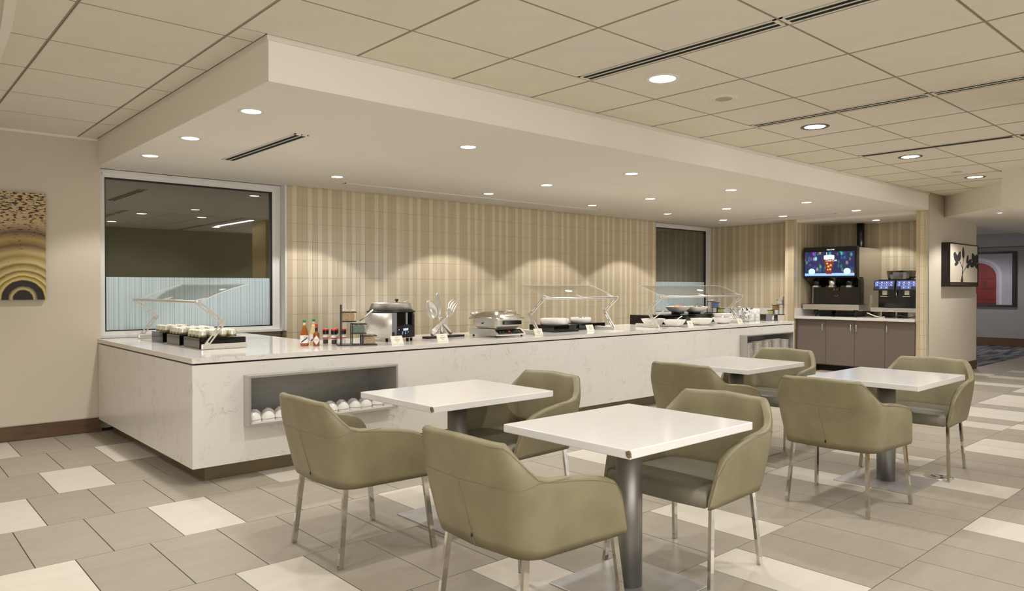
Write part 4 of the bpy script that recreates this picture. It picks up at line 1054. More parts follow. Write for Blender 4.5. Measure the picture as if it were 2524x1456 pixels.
# ------------------------------------------------------------------ SOUP KETTLE (front is -y)
t = thing('soup_kettle', 'steel soup kettle with black glossy front panel and digital display', 'soup kettle', (3.785, 5.94, WZ), .10)
R = .232
MB().lathe([(R * .93, .032), (R, .038), (R, .262), (R * .96, .272)], n=48, capped=True).build('body', M['steel'], t)
mb = MB(); v = []; f = []
for k in range(13):
    a = math.radians(-126 + k * 65 / 12); r_ = R + .006
    for z in (.040, .27): v.append((r_ * math.cos(a), r_ * math.sin(a), z))
for k in range(12): f.append((2 * k, 2 * k + 2, 2 * k + 3, 2 * k + 1))
o = len(v)
for k in range(13):
    a = math.radians(-126 + k * 65 / 12); r_ = R - .001
    for z in (.040, .27): v.append((r_ * math.cos(a), r_ * math.sin(a), z))
for k in range(12): f += [(2 * k + 1, 2 * k + 3, o + 2 * k + 3, o + 2 * k + 1), (2 * k, o + 2 * k, o + 2 * k + 2, 2 * k + 2)]
f += [(0, 1, o + 1, o), (24, o + 24, o + 25, 25)]
mb.add(v, f); mb.build('front_panel', M['gloss_black'], t)
def onk(ang, r, z): a = math.radians(ang); return (r * math.cos(a), r * math.sin(a), z)
dsp = thing_ = None
v = []; f = []
for k in range(7):
    a = -115 + k * 7.3; arch = .02 * math.sin(PI * k / 6)
    v += [onk(a, R + .012, .052), onk(a, R + .014, .142 + arch)]
for k in range(6): f.append((2 * k, 2 * k + 2, 2 * k + 3, 2 * k + 1))
dp = MB().add(v, f).build('display_bezel', M['black'], t)
def lay(obj, ang, r, z):
    obj.location = onk(ang, r, z); obj.rotation_euler = (PI / 2, 0, math.radians(ang + 90))
o = text('180F', .030, M['digits'], dp, (0, 0, 0), name='temperature_digits'); lay(o, -96, R + .017, .104)
for i, (a, z) in enumerate(((-111, .112), (-103, .09), (-96, .09), (-89, .09), (-103, .075), (-96, .075))):
    k_ = MB().lathe([(.0045, 0), (.0005, .0)], n=8).build('touch_key', M['key'], dp); k_.location = onk(a, R + .0165, z); k_.rotation_euler = (PI / 2, 0, math.radians(a + 90))
MB().lathe([(R * .985, .270), (R * 1.0, .276), (R * .94, .284), (R * .90, .286)], n=40, capped=True).build('gasket', M['black'], t)
MB().lathe([(R * .90, .280), (R * .80, .345), (R * .83, .349), (R * .83, .353), (R * .79, .353)], n=40, capped=True).build('insert_ring', M['steel'], t)
ld = MB().lathe([(R * .76, .353), (R * .745, .358), (R * .4, .362), (.001, .365)], n=40).build('lid', M['steel'], t)
MB().lathe([(.008, .362), (.009, .372), (.017, .378), (.019, .387), (.013, .393), (.001, .394)], (.045, -.03, 0), 16).build('lid_knob', M['black'], ld)
MB().tube([(.12, -.03, .355), (.16, -.03, .37), (.20, -.03, .385), (.235, -.03, .398), (.262, -.03, .415)], [.006, .0055, .0055, .007, .002], 8, flat=.5).build('ladle_handle', M['alu'], t)
for a in (-140, -75, -35, 40, 130): MB().lathe([(.012, 0), (.014, .034)], onk(a, R * .82, 0), 10, capped=True).build('foot', M['black'], t)

# ------------------------------------------------------------------ GIANT CUTLERY SCULPTURE (front -y)
t = thing('cutlery_sculpture', 'oversized polished spoon, knife and fork crossed on a black plinth', 'sculpture', (4.40, 5.93, WZ), .12)
MB().rbox(-.25, .25, -.045, .045, 0, .02, .002).build('plinth', M['black'], t)
def handle(p0, p1, y, r0, r1, flat=.55):
    n = 8; pts = []; rs = []
    for k in range(n + 1):
        u = k / n; pts.append((p0[0] + (p1[0] - p0[0]) * u, y, p0[1] + (p1[1] - p0[1]) * u)); rs.append(r0 * (.55 + .45 * math.sin(min(1, u * 4 + .15) * PI / 2)) * (1 - u) + r1 * u)
    return MB().tube(pts, rs, 12)
# spoon : bowl upper left, handle to lower right
ang = math.atan2(.29 - .02, -.155 - .09)
sp = handle((.115, .035), (-.06, .20), .015, .027, .012); spo = sp.build('spoon', M['cutlery'], t)
mb = MB(); v = []; f = []
cxs, czs, al = -.145, .285, math.radians(124)
for i in range(7):
    for k in range(20):
        r_ = i / 6; a = 2 * PI * k / 20; lx = .105 * r_ * math.cos(a) ; ly = .064 * r_ * math.sin(a) * (1 - .18 * math.cos(a))
        X = cxs + lx * math.cos(al) - ly * math.sin(al); Z = czs + lx * math.sin(al) + ly * math.cos(al)
        v.append((X, .015 + .03 * (1 - r_ ** 2), Z))
for i in range(6):
    for k in range(20): f.append((i * 20 + k, i * 20 + (k + 1) % 20, (i + 1) * 20 + (k + 1) % 20, (i + 1) * 20 + k))
o_ = len(v)
for k in range(20):
    q = v[6 * 20 + k]; v.append((q[0], q[1] + .008, q[2]))
for k in range(20): f.append((120 + k, 120 + (k + 1) % 20, o_ + (k + 1) % 20, o_ + k))
mb.add(v, f, True); mb.build('spoon_bowl', M['cutlery'], spo)
# knife upright
kn = handle((.005, .03), (-.02, .19), .035, .026, .016).build('knife', M['cutlery'], t)
MB().plate([(-.045, .20), (-.003, .195), (.0, .25), (-.008, .33), (-.022, .40), (-.04, .445), (-.056, .448), (-.068, .43), (-.070, .36), (-.062, .28)], .031, .037).build('knife_blade', M['cutlery'], kn)
MB().lathe([(.02, .0), (.022, .012), (.018, .02)], (-.022, .034, .183), 12, capped=True).build('bolster', M['cutlery'], kn)
# fork
fk = handle((-.185, .04), (.035, .215), -.02, .030, .014).build('fork', M['cutlery'], t)
al = math.radians(52); ux, uz = math.cos(al), math.sin(al); nx_, nz_ = -uz, ux
def FP(a, b): return (.035 + ux * a + nx_ * b, .215 + uz * a + nz_ * b)
MB().plate([FP(-.01, -.012), FP(.03, -.038), FP(.06, -.046), (FP(.075, -.046)), FP(.07, 0), FP(.075, .046), FP(.06, .046), FP(.03, .038), FP(-.01, .012)], -.026, -.016).build('fork_head', M['cutlery'], fk)
for j in range(4):
    b = -.041 + j * .0273; pts = []
    for k in range(6):
        u = k / 5; p = FP(.068 + u * .12, b * (1 + .12 * math.sin(u * PI))); pts.append((p[0], -.021 + .018 * math.sin(u * PI) - .0 * u, p[1]))
    MB().tube(pts, [.0085, .008, .0075, .007, .006, .003], 8).build('tine', M['cutlery'], fk)

# ------------------------------------------------------------------ INDUCTION BASE + CHAFING DISH
IX, IY = 4.975, 5.755
t = thing('induction_warmer', 'low steel induction warmer with sloped black control strip under the chafing dish', 'warmer', (IX, IY, WZ), 0)
v = [(-.195, -.2), (.195, -.2)]
prof = [(-.20, .014), (-.20, .024), (-.12, .078), (.24, .078), (.24, .014)]
mb = MB(); vv = [(x, y, z) for x in (-.195, .205) for y, z in prof]; m = len(prof)
mb.add(vv, [tuple(range(m - 1, -1, -1)), tuple(range(m, 2 * m))] + [(i, m + i, m + (i + 1) % m, (i + 1) % m)[::-1] for i in range(m)]); mb.build('housing', M['steel'], t)
def slope(y): return .024 + (y + .20) / .08 * .054
v = [(-.16, -.192, slope(-.192) + .001), (.185, -.192, slope(-.192) + .001), (.185, -.132, slope(-.132) + .001), (-.16, -.132, slope(-.132) + .001)]
cs = MB().add(v, [(0, 1, 2, 3)]).build('control_strip', M['gloss_black'], t)
for x in (-.115, -.075, .075, .105, .14):
    MB().add([(x - .008, -.166, slope(-.166) + .002), (x + .008, -.166, slope(-.166) + .002), (x + .007, -.156, slope(-.156) + .002), (x - .007, -.156, slope(-.156) + .002)], [(0, 1, 2, 3)]).build('green_key', M['keyg'], cs)
MB().add([(-.004, -.168, slope(-.168) + .002), (.022, -.168, slope(-.168) + .002), (.022, -.152, slope(-.152) + .002), (-.004, -.152, slope(-.152) + .002)], [(0, 1, 2, 3)]).build('red_readout', M['keyr'], cs)
for x in (-.17, .17):
    for y in (-.17, .2): MB().cyl(x, y, 0, .014, .011, 10).build('foot', M['black'], t)
t = thing('chafing_dish', 'polished steel chafing dish with domed lid and wire handle', 'chafing dish', (IX - .005, IY + .02, WZ + .0785), 0)
MB().lathe([(.135, 0), (.15, .006), (.172, .03), (.178, .09), (.192, .094), (.21, .096), (.21, .104), (.17, .104)], n=48, capped=True, sq=7, sx=1.0, sy=1.22, smooth=False).build('pan', M['steel'], t)
MB().rbox(-.10, .135, -.232, -.222, .045, .084, .003).build('front_badge', M['gloss_black'], t)
lid = MB().lathe([(.212, .105), (.214, .112), (.206, .122), (.165, .148), (.12, .168), (.07, .181), (.03, .186), (.001, .187)], n=48, sq=6, sx=1.0, sy=1.15).build('lid', M['chrome'], t)
MB().tube([(-.065, -.17, .137), (-.052, -.20, .178), (-.02, -.205, .184), (.055, -.205, .184), (.09, -.20, .178), (.10, -.17, .137)], .0045, 8).build('wire_handle', M['chrome'], lid)
MB().tube([(-.17, .21, .15), (-.05, .21, .15)], .016, 12).build('hinge', M['steel'], t)
MB().lathe([(.007, .05), (.008, .062)], (-.182, .02, 0), 10, capped=True).build('side_knob', M['black'], t)

# ------------------------------------------------------------------ ROUND DISHES, RISERS, BOWLS
riser('low gloss black riser under the larger round dish in the middle sneeze guard', 5.79, 6.19, 5.75, 6.15, .078)
riser('low gloss black riser under the smaller round dish in the middle sneeze guard', 6.33, 6.79, 5.87, 6.22, .078)
def round_dish(label, x, y, z, r, h, fill):
    t = thing('round_dish', label, 'dish', (x, y, z), 0, 'round white dishes')
    MB().lathe([(r * .9, 0), (r, .004), (r, h), (r * .97, h + .002), (r * .93, h), (r * .93, h * .75), (.001, h * .75)], n=36).build('bowl', M['porc'], t)
    mb = MB()
    for _ in range(26): a = random.random() * 6.3; q = r * .8 * random.random() ** .5; mb.blob((q * math.cos(a), q * math.sin(a), h * .84 + .012 * (1 - q / r)), .012, 5, .6)
    mb.build('filling', fill, t, kind='stuff')
round_dish('larger round white dish of pale topping on a black riser', 5.98, 5.93, WZ + .078, .165, .068, M['egg'])
round_dish('smaller round white dish of green topping on a black riser', 6.52, 6.02, WZ + .078, .125, .062, M['salad'])
riser('wide black riser at the back under the fruit and salad bowls', 7.9, 8.62, 6.05, 6.38, .13)
riser('wide black riser at the back, right half, next to the far bowls', 8.66, 9.45, 6.05, 6.38, .12)
riser('small black riser standing in front of the wide one', 8.20, 8.85, 5.86, 6.03, .10)
def bowl(label, x, y, z, r, h, fillm, kind='blob', sq=4, sx=1.25, sy=.9, rz=0, n=30, fr=.018, heap=.03):
    t = thing('serving_bowl', label, 'bowl', (x, y, z), rz, 'white serving bowls')
    MB().lathe([(r * .42, 0), (r * .5, .003), (r * .72, h * .28), (r * .9, h * .7), (r, h), (r * 1.01, h + .004), (r * .965, h), (r * .86, h * .68), (r * .6, h * .3), (.001, h * .2)], n=36, sq=sq, sx=sx, sy=sy).build('bowl', M['porc'], t)
    if fillm:
        MB().lathe([(r * .84, h * .66), (r * .5, h * .78), (.001, h * .85)], n=24, sq=sq, sx=sx, sy=sy).build('filling_base', fillm, t)
        mb = MB()
        for _ in range(n):
            a = random.random() * 6.3; q = r * .78 * random.random() ** .5; c = (q * math.cos(a) * sx, q * math.sin(a) * sy, h * .78 + heap * (1 - q / r))
            if kind == 'blob': mb.blob(c, fr, 5, .55, .3)
            else:
                b_ = random.random() * 6.3; d = Vector((math.cos(b_), math.sin(b_), random.uniform(-.3, .5))) * fr * 1.4; mb.tube([Vector(c) - d, Vector(c) + d], fr * .4, 5)
        mb.build('filling', fillm, t, kind='stuff')
    return t
bowl('raised white bowl heaped with orange melon at the far buffet', 8.68, 6.15, WZ + .155, .155, .075, M['melon'], n=34, fr=.02, heap=.03, sx=1.12, sy=.9)
eb = bowl('raised white bowl of pale egg and greens at the far buffet', 9.16, 6.20, WZ + .145, .175, .075, M['egg'], n=30, fr=.02, heap=.03, sx=1.2, sy=.85)
mb = MB()
for _ in range(12): a = random.random() * 6.3; mb.blob((.12 * math.cos(a), .09 * math.sin(a), .085), .017, 5, .6, .3)
mb.build('green_leaves', M['salad'], eb, kind='stuff')
MB().cyl(8.68, 6.15, WZ + .13, WZ + .157, .09, 20).build('display_pad', M['black']); tag(bpy.data.objects['display_pad'], 'low black pad under the raised melon bowl', 'riser')
o = MB().cyl(9.16, 6.20, WZ + .12, WZ + .147, .09, 20).build('display_pad', M['black']); tag(o, 'low black pad under the raised egg bowl', 'riser')
bowl('white bowl of salad leaves behind the left foot of the far sneeze guard', 7.73, 5.86, WZ, .125, .095, M['salad'], n=22, fr=.02, sq=5, sx=1.2, sy=.9)
bowl('slanted square white bowl with a white spoon, front of the far buffet', 7.83, 5.60, WZ, .125, .085, M['egg'], n=8, fr=.012, sq=7, sx=1.1, sy=1.0, rz=.3, heap=0)
bowl('oval white bowl at the front edge of the far buffet', 8.46, 5.61, WZ, .155, .085, M['egg'], n=12, fr=.014, sx=1.2, sy=.75, sq=2.6)
bowl('oval white bowl of purple and silver packets', 9.03, 5.64, WZ, .15, .085, M['onion'], 'stick', n=34, fr=.022, sx=1.2, sy=.75, sq=2.6, heap=.025)
bowl('square white bowl with red tomatoes at the far right of the guard', 9.50, 5.90, WZ, .145, .12, M['tomato'], n=10, fr=.02, sq=6, sx=1.2, sy=.9, heap=.02)
def loose(name, label, cat, mb, m, loc=(0, 0, 0), rz=0): o = mb.build(name, m, None, loc, (0, 0, rz)); return tag(o, label, cat)
loose('serving_spoon', 'steel serving spoon resting in the salad leaf bowl', 'spoon', MB().tube([(-.06, 0, .09), (0, 0, .115), (.07, 0, .15), (.15, -.01, .19)], [.02, .008, .008, .012], 8, flat=.5), M['alu'], (7.78, 5.86, WZ))
loose('serving_spoon', 'white spoon lying in the slanted square bowl', 'spoon', MB().tube([(-.05, 0, .07), (.02, 0, .085), (.14, 0, .13)], [.016, .007, .011], 8, flat=.5), M['porc'], (7.85, 5.60, WZ))
loose('napkin', 'folded white napkin lying by the right foot of the middle guard', 'napkin', MB().rbox(-.11, .11, -.05, .05, 0, .008, .003), M['porc'], (6.52, 5.50, WZ), .1)

# name cards in slanted holders
def card(label, x, y, rz=0.0, w=.085, h=.066):
    t = thing('menu_card', label, 'sign card', (x, y, WZ), rz, 'slanted menu cards')
    R_ = Matrix.Rotation(math.radians(-22), 3, 'X')
    b = MB().box(-w, w, -.002, 0, 0, h * 2 * .9).rot(R_); b.build('holder', M['acrylic_edge'], t)
    MB().box(-w * .88, w * .88, -.0045, -.0022, .010, h * 1.66).rot(R_).build('card', M['card'], t)
    k = MB()
    for z, q in ((.088, .25), (.064, .45), (.052, .40), (.034, .2)): k.box(-w * q, w * q, -.0056, -.0046, z * h / .066, z * h / .066 + .003)
    k.rot(R_).build('printed_lines', M['ink'], t)
    MB().box(-w, w, -.03, .052, 0, .0025).build('holder_foot', M['jar'], t)
card('slanted menu card in front of the soup kettle', 3.55, 5.46, .0, .062, .045)
card('slanted menu card in front of the cutlery sculpture', 4.03, 5.44, 0, .062, .044)
card('slanted menu card at the left foot of the middle sneeze guard', 5.29, 5.47, 0, .06, .044)
card('slanted menu card before the smaller round dish', 6.235, 5.60, 0, .06, .046)
card('slanted menu card between the square and oval bowls', 8.05, 5.50, 0, .06, .044)
card('slanted menu card near the speckled crock', 9.12, 5.42, 0, .06, .044)

# far end : crocks, rack, black cup box
def crock(label, x, y, r, h, m, forks):
    t = thing('utensil_crock', label, 'crock', (x, y, WZ), 0, 'utensil crocks')
    MB().lathe([(r * .96, 0), (r, .004), (r, h), (r * .93, h), (r * .93, h * .5), (.001, h * .5)], n=28).build('pot', m, t)
    for k in range(forks):
        a = 2 * PI * k / forks; q = r * .6; MB().tube([(q * math.cos(a) * .5, q * math.sin(a) * .5, h * .55), (q * math.cos(a), q * math.sin(a), h + .022)], [.003, .009], 6).build('utensil', M['steel'] if k % 2 else M['black'], t)
    return t
crock('dark speckled granite crock full of cutlery', 9.66, 5.68, .08, .17, M['granite'], 8)
crock('pale marbled crock with a few utensils, beside the speckled one', 9.90, 5.74, .068, .18, M['canister'], 5)
crock('pale marbled crock standing rightmost of three', 10.07, 5.74, .062, .185, M['canister'], 0)
t = thing('cup_dispenser', 'open black box with a white paper cup inside, right end of the buffet', 'dispenser', (10.25, 5.58, WZ), -.5)
MB().box(-.09, .11, .0, .16, 0, .006).box(-.09, .11, 0, .16, .094, .10).box(-.09, -.084, 0, .16, .006, .094).box(.104, .11, 0, .16, .006, .094).box(.0, .006, 0, .16, .006, .094).box(-.084, 0, 0, .006, .006, .094).build('box', M['gloss_black'], t)
tag(MB().lathe([(.022, 0), (.031, .08), (.0305, .08), (.021, .003), (.001, .003)], n=18).build('paper_cup', M['porc'], None, (10.31, 5.60, WZ + .007)), 'white paper cup standing in the black dispenser', 'cup')
rack('black tiered rack holding pale and blue packets behind the far sneeze guard', (12.12, 7.62, .922), -1.1,
     [(M['greenpack'], 'stick', 'pale green packets', 40, .012), (M['bluepack'], 'blob', 'blue packets', 40, .014), (M['salt'], 'blob', 'white packets', 40, .012), 'far left black rack'], 1.05)
rack('black tiered rack with packets on the low white counter by the pier', (12.1, 6.60, .922), PI - 1.2,
     [(M['greenpack'], 'stick', 'straw-coloured packets', 40, .012), (M['crouton'], 'blob', 'brown sugar packets', 40, .012), (M['salt'], 'blob', 'cream packets', 40, .012), 'rack by the pier'], .9)
for i, (x, y, m_) in enumerate(((12.02, 7.33, 'herb'), (12.02, 7.18, 'salt'))):
    t = thing('glass_canister', ['clear canister of green tea bags behind the bowls', 'clear canister of white packets behind the bowls'][i], 'jar', (x, y, .922), 0, 'clear canisters')
    MB().lathe([(.05, 0), (.055, .004), (.055, .12), (.05, .124), (.05, .12), (.052, .1), (.052, .006), (.001, .004)], n=20).build('glass', M['jar'], t)
    food(None, 'blob', -.035, .035, -.035, .035, .006, .085, 40, .013).build('filling', M[m_], t, kind='stuff')
    MB().lathe([(.056, .124), (.056, .134), (.001, .136)], n=20).build('lid', M['alu'], t)

# ------------------------------------------------------------------ DRINKS NICHE
t = thing('base_cabinet', 'taupe four-door base cabinet in the drinks niche', 'cabinet', (12.15, 5.2, 0))
B(.03, 1.2, -.965, .965, .10, .868).build('body', M['cab'], t)
B(.12, 1.2, -.965, .965, 0, .10).build('plinth', M['dark'], t)
B(.05, .07, -.2, -.18, 0, .1).build('leg', M['black'], t)
eds = [6.135, 5.633, 5.159, 4.684, 4.24]
for i in range(4):
    y1, y0 = eds[i] - 5.2, eds[i + 1] - 5.2
    d = B(.008, .028, y0 + .0025, y1 - .0025, .115, .862, b=.002).build('door', M['cab'], t)
    hy = (y0 + .048) if i in (0, 1) else (y1 - .040)
    hm = MB().tube([(.008, hy, .79), (-.022, hy, .79), (-.026, hy, .785), (-.026, hy, .689), (-.022, hy, .684), (.008, hy, .684)], .0055, 8); hm.build('handle', M['alu'], d)
tag(B(12.105, 13.37, 4.236, 6.165, .868, .912, b=.003).build('drinks_worktop', M['worktop']), 'white stone worktop under the drink machines in the niche', 'worktop')
tag(B(12.12, 13.37, 6.148, 6.168, .9125, 1.045).build('backsplash', M['worktop']), 'white stone upstand on the left wall of the drinks niche', 'backsplash')
KZ = .912
# soda dispenser, local front -y, rotated to face -x
t = thing('soda_dispenser', 'tall black and steel soda dispenser with a lit video screen', 'drink dispenser', (12.34, 5.665, KZ), -PI / 2)
W = .455
MB().box(-W + .02, W - .005, .30, 1.02, .095, 1.165).box(-W + .02, W - .005, .12, .30, .66, 1.165).build('steel_cabinet', M['steel'], t)
MB().rbox(-W, W, 0, .12, .66, 1.185, .012).build('head', M['black'], t)
v = [(-W, .0, .67), (W, .0, .67), (W, .26, .52), (-W, .26, .52), (-W, .26, .67), (W, .26, .67)]
MB().add(v, [(0, 3, 2, 1), (0, 4, 3), (1, 2, 5), (0, 1, 5, 4)]).build('chin', M['gloss_black'], t)
MB().box(-W + .06, W + .01, .25, .27, .2, .53).box(W - .01, W + .012, .1, .27, .2, .62).build('back_splash_panel', M['gloss_black'], t)
scn = B(-W + .03, W - .03, -.004, -.001, .69, 1.10).build('screen', M['screen'], t)
MB().box(-W + .03, W - .03, -.0055, -.0045, .69, .735).build('screen_table', M['scr_table'], scn)
gp = [(-.05, .722), (.045, .722), (.048, .78), (.06, .85), (.078, .93), (.082, 1.01), (-.084, 1.01), (-.08, .93), (-.062, .85), (-.052, .78)]
MB().plate(gp, -.007, -.0056).build('screen_glass_drink', M['scr_cola'], scn)
MB().plate([(-.088, .97), (.088, .97), (.09, 1.035), (.03, 1.05), (-.04, 1.042), (-.09, 1.035)], -.0078, -.0071).build('screen_foam', M['scr_foam'], scn)
for (a, b_, r_) in ((-.03, .90, .018), (.03, .87, .02), (-.01, .85, .02), (.02, .80, .018), (-.02, .795, .014)): MB().plate([(a + r_ * math.cos(k * PI / 3), b_ + r_ * math.sin(k * PI / 3)) for k in range(6)], -.0078, -.0071).build('screen_ice', M['scr_ice'], scn)
MB().plate([(-.045, 1.04), (-.035, 1.04), (-.035, 1.09), (-.045, 1.09)], -.0078, -.0071).build('screen_straw', M['scr_foam'], scn)
for a in (-.30, .305): MB().plate([(a + .058 * math.cos(k * PI / 12), .765 + .052 * math.sin(k * PI / 12)) for k in range(24)], -.0078, -.0060).build('screen_button', M['button'], scn)
text('Coca-Cola', .052, M['scr_foam'], scn, (.035, -.0085, .935), name='screen_lettering', shear=.4, sx=.85)
text('Coca-Cola', .034, M['white_ink'], t, (.02, -.002, 1.125), name='head_lettering', shear=.4, sx=.9)
for x in (-.27, .0, .30):
    nz = MB().lathe([(.045, .0), (.05, .03), (.06, .10)], (x, .12, .52), 16, capped=True).build('nozzle', M['black'] if x else M['steel'], t)
    B(x - .04, x + .04, .07, .13, .495, .525).build('nozzle_tip', M['alu'], nz)
MB().tube([(.02 + .03 * math.cos(a), .235, .37 + .03 * math.sin(a)) for a in [PI + k * PI / 6 for k in range(7)]], .004, 6).build('cup_lever', M['chrome'], t)
for dx in (-.005, .045): MB().tube([(dx, .2, .5), (dx, .2, .42)], .005, 6).build('water_spout', M['chrome'], t)
MB().rbox(-W - .0, W + .05, -.02, .30, .115, .205, .004).build('drip_tray', M['steel'], t)
B(-W, W + .05, -.021, .26, .2055, .212).build('drip_grate', M['black'], t)
for x in (-W + .20, W - .03):
    for y in (.06, .75): MB().lathe([(.016, 0), (.018, .03), (.03, .035), (.036, .118)], (x, y, 0), 14, capped=True).build('foot', M['black'], t)
MB().box(W - .0045, W - .003, .55, .66, .14, .36).build('notice_sheet', M['card'], t)
MB().box(W - .003, W - .002, .60, .65, .16, .22).build('yellow_notice', M['redlight'], t)
# coffee machine
t = thing('coffee_machine', 'black coffee machine with two tilted lit touch screens and smoky bean hopper', 'coffee machine', (12.50, 4.66, KZ), -PI / 2)
B(-.29, .36, .08, .55, .165, .62).build('body', M['gloss_black'], t)
MB().rbox(-.37, .36, -.04, .5, .095, .158, .003).build('drip_tray', M['steel'], t)
for x in (-.22, -.17, .02, .32): B(x - .025, x + .03, .1, .4, 0, .095).build('leg', M['black'], t)
R_ = Matrix.Rotation(math.radians(-14), 3, 'X')
for i, x in enumerate((-.17, .17)):
    s_ = MB().rbox(x - .165, x + .165, -.02, .0, .44, .61, .006).rot(R_, (0, 0, .44)).build('touch_screen', M['black'], t)
    MB().box(x - .152, x + .152, -.0215, -.0205, .46, .60).rot(R_, (0, 0, .44)).build('screen_glow', M['scr_dark'], s_)
    for r_ in range(3):
        for c in range(4 if r_ < 2 else 2):
            X = x - .112 + c * .073 + (.073 if r_ == 2 else 0); Z = .572 - r_ * .043
            MB().box(X - .031, X + .031, -.0225, -.0217, Z - .018, Z - .0155).box(X - .031, X + .031, -.0225, -.0217, Z + .0155, Z + .018).box(X - .031, X - .0285, -.0225, -.0217, Z - .0155, Z + .0155).box(X + .0285, X + .031, -.0225, -.0217, Z - .0155, Z + .0155).plate([(X - .016, Z - .006), (X + .016, Z - .006), (X + .012, Z + .006), (X, Z + .011), (X - .012, Z + .006)], -.0225, -.0217).rot(R_, (0, 0, .44)).build('menu_icon', M['key'], s_)
    sp_ = MB().box(x - .035, x + .035, .02, .08, .37, .45).build('spout', M['alu'], t)
    B(x - .055, x + .055, -.01, .08, .34, .352).build('cup_shelf', M['alu'], t)
MB().tube([(.0, .05, .44), (.0, .05, .36)], .007, 8).build('water_spout', M['chrome'], t)
hp = MB().lathe([(.175, .62), (.195, .74), (.195, .765)], (.0, .25, 0), 32, capped=True, sq=6, sx=1.0, sy=.7, smooth=False).build('bean_hopper', M['smoke'], t)
B(-.05, .12, .2, .3, .56, .63).build('hopper_base', M['black'], t)
MB().tube([(.1, .2, .62), (.18, .2, .655), (.26, .2, .665), (.36, .22, .66)], .01, 8).build('hose', M['black'], t)
o = MB().tube([(13.2, 5.50, 2.08), (13.2, 5.50, 2.3), (13.2, 5.505, 2.53)], [.06, .062, .064], 16).build('flexible_duct', M['black']); tag(o, 'black insulated duct rising from the soda dispenser to the niche ceiling', 'duct')
for i, (pts, m_, lb) in enumerate((([(12.5, 5.9, .922), (12.45, 5.7, .93), (12.5, 5.5, .925), (12.6, 5.35, .93)], 'black', 'black cable lying under the soda dispenser'),
                          ([(12.4, 5.06, .985), (12.42, 4.95, .94), (12.35, 4.85, .925), (12.4, 4.78, .925)], 'porc', 'white hose curling between the two drink machines'),
                          ([(12.35, 4.62, .93), (12.3, 4.5, .96), (12.36, 4.4, .93), (12.4, 4.3, .96)], 'black', 'tangled black cable under the coffee machine'),
                          ([(12.42, 5.1, .95), (12.5, 5.0, .925), (12.6, 4.7, .93), (12.5, 4.45, .925)], 'black', 'black hose running along the worktop behind the machine legs'))):
    mb = MB()
    P_ = [Vector(p) for p in pts]; out = []
    for a in range(len(P_) - 1):
        for u in range(5):
            u /= 5; p0 = P_[max(a - 1, 0)]; p1 = P_[a]; p2 = P_[a + 1]; p3 = P_[min(a + 2, len(P_) - 1)]
            out.append(.5 * ((2 * p1) + (-p0 + p2) * u + (2 * p0 - 5 * p1 + 4 * p2 - p3) * u * u + (-p0 + 3 * p1 - 3 * p2 + p3) * u ** 3))
    out.append(P_[-1]); mb.tube(out, .0085, 8); tag(mb.build('cable', M[m_]), lb, 'cable')

# ------------------------------------------------------------------ PICTURES
t = thing('canvas_print', 'large gold and black arch canvas on the left wall, cut by the frame', 'picture', (1.14, YB - .002, 1.30))
B(-.86, .178, -.04, 0, -.01, .968).build('stretcher', M['bronze_canvas'], t)
B(-.86, .1785, -.0415, -.0402, -.0105, .9685).build('printed_face', M['arch'], t)
t = thing('plant_picture', 'dark-framed print of a leafy sprig in a bottle on the beige right wall', 'picture', (13.42, 4.058, 1.765))
HW, HH = .70, .345
MB().box(-HW, -HW + .025, -.12, 0, -HH, HH).box(HW - .025, HW, -.12, 0, -HH, HH).box(-HW + .025, HW - .025, -.12, 0, -HH, -HH + .016).box(-HW + .025, HW - .025, -.12, 0, HH - .016, HH).build('frame', M['black'], t)
B(-HW + .025, HW - .025, -.112, -.106, -HH + .016, HH - .016).build('print_ground', M['cream_canvas'], t)
MB().box(-HW + .03, HW - .03, -.1135, -.1125, -HH + .018, -HH + .07).build('printed_shelf', M['bronze_canvas'], t)
mb = MB()
def leaf(cx_, cz_, L, w_, ang):
    pts = []
    for k in range(10):
        a = 2 * PI * k / 10; u = L * math.cos(a); v_ = w_ * math.sin(a) * (1 - .35 * math.cos(a))
        pts.append((cx_ + (u * math.cos(ang) - v_ * math.sin(ang)) * 1.95, cz_ + u * math.sin(ang) + v_ * math.cos(ang)))
    o_ = random.uniform(0, .0012); mb.plate(pts, -.1150 - o_, -.1128)
for a in ((-.05, .20, .075, .022, 1.6), (-.40, .12, .07, .04, 2.1), (-.24, .14, .07, .035, 1.3), (-.36, .02, .04, .022, .5), (.16, .10, .06, .02, 1.4), (.20, .0, .045, .025, .8), (.48, .12, .08, .045, 2.0), (.58, .10, .08, .04, 1.3), (.44, .02, .06, .035, .3), (.62, -.0, .05, .03, 2.6), (.28, .06, .05, .03, .9), (-.45, .17, .03, .02, 1.0)): leaf(a[0], a[1], a[2] * 1.25, a[3] * 1.2, a[4])
for p in ([(-.1, -.2), (-.08, -.05), (-.2, .05), (-.3, .08)], [(-.1, -.2), (-.06, 0), (-.04, .16)], [(-.1, -.15), (.1, -.02), (.3, .02), (.5, .05)]):
    for (a, b), (c, d) in zip(p, p[1:]): mb.plate([(a - .012, b), (a + .012, b), (c + .012, d), (c - .012, d)], -.1145, -.1128)
mb.plate([(-.16, -.32), (-.04, -.32), (-.04, -.24), (-.07, -.21), (-.07, -.18), (-.13, -.18), (-.13, -.21), (-.16, -.24)], -.1145, -.1128)
mb.build('printed_sprig', M['leafprint'], t)
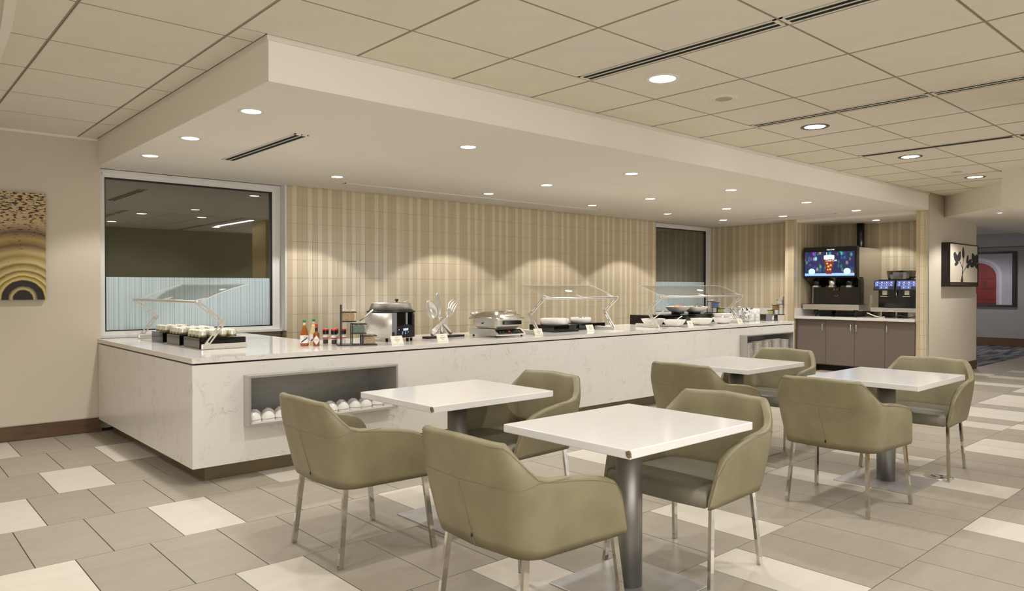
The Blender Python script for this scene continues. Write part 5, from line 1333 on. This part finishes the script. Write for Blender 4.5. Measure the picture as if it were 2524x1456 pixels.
t = thing('door_picture', 'large black-framed photograph of a red arched door on the hall wall', 'picture', (20.398, 5.55, 1.60), -PI / 2)
HW, HH = .65, .66
MB().box(-HW, -HW + .07, -.06, 0, -HH, HH).box(HW - .07, HW, -.06, 0, -HH, HH).box(-HW + .07, HW - .07, -.06, 0, -HH, -HH + .05).box(-HW + .07, HW - .07, -.06, 0, HH - .05, HH).build('frame', M['black'], t)
B(-HW + .07, HW - .07, -.05, -.045, -HH + .05, HH - .05).build('print_ground', M['lilac'], t)
def arch(w_, h0, h1, y0, y1, dx=-.13):
    pts = [(dx - w_, -HH + .05), (dx + w_, -HH + .05)] + [(dx + w_ * math.cos(a), h0 + (h1 - h0) * math.sin(a)) for a in [k * PI / 14 for k in range(15)]]
    pts = [(max(-HW + .071, min(HW - .071, x)), z) for x, z in pts]
    return MB().plate(pts, y0, y1)
arch(.50, .10, .52, -.0515, -.0502).build('printed_surround', M['lilac2'], t)
arch(.44, .08, .46, -.053, -.0518).build('printed_surround', M['lilac'], t)
arch(.385, .06, .40, -.0545, -.0533).build('printed_door', M['reddoor'], t)
mb = MB()
mb.plate([(-.13 - .38, -.60), (-.13 + .38, -.60), (-.13 + .38, -.56), (-.13 - .38, -.56)], -.0555, -.0546)
for z in (.02, -.23, -.49): mb.plate([(-.12, z - .01), (.22, z - .025), (.22, z + .025), (-.12, z + .01)], -.0555, -.0546); mb.plate([(-.5, z - .01), (-.3, z - .01), (-.3, z + .01), (-.5, z + .01)], -.0555, -.0546)
mb.plate([(-.03, -.16), (.05, -.16), (.05, -.03), (-.03, -.03)], -.0555, -.0546); mb.plate([(-.40, -.16), (-.33, -.16), (-.33, -.03), (-.40, -.03)], -.0555, -.0546); mb.plate([(-.2, .14), (-.1, .14), (-.1, .28), (-.2, .28)], -.0555, -.0546)
for k in range(-4, 4): mb.plate([(-.13 + k * .09 - .002, -.56), (-.13 + k * .09 + .002, -.56), (-.13 + k * .09 + .002, .12), (-.13 + k * .09 - .002, .12)], -.0553, -.0546)
mb.build('printed_ironwork', M['reddoor2'], t)
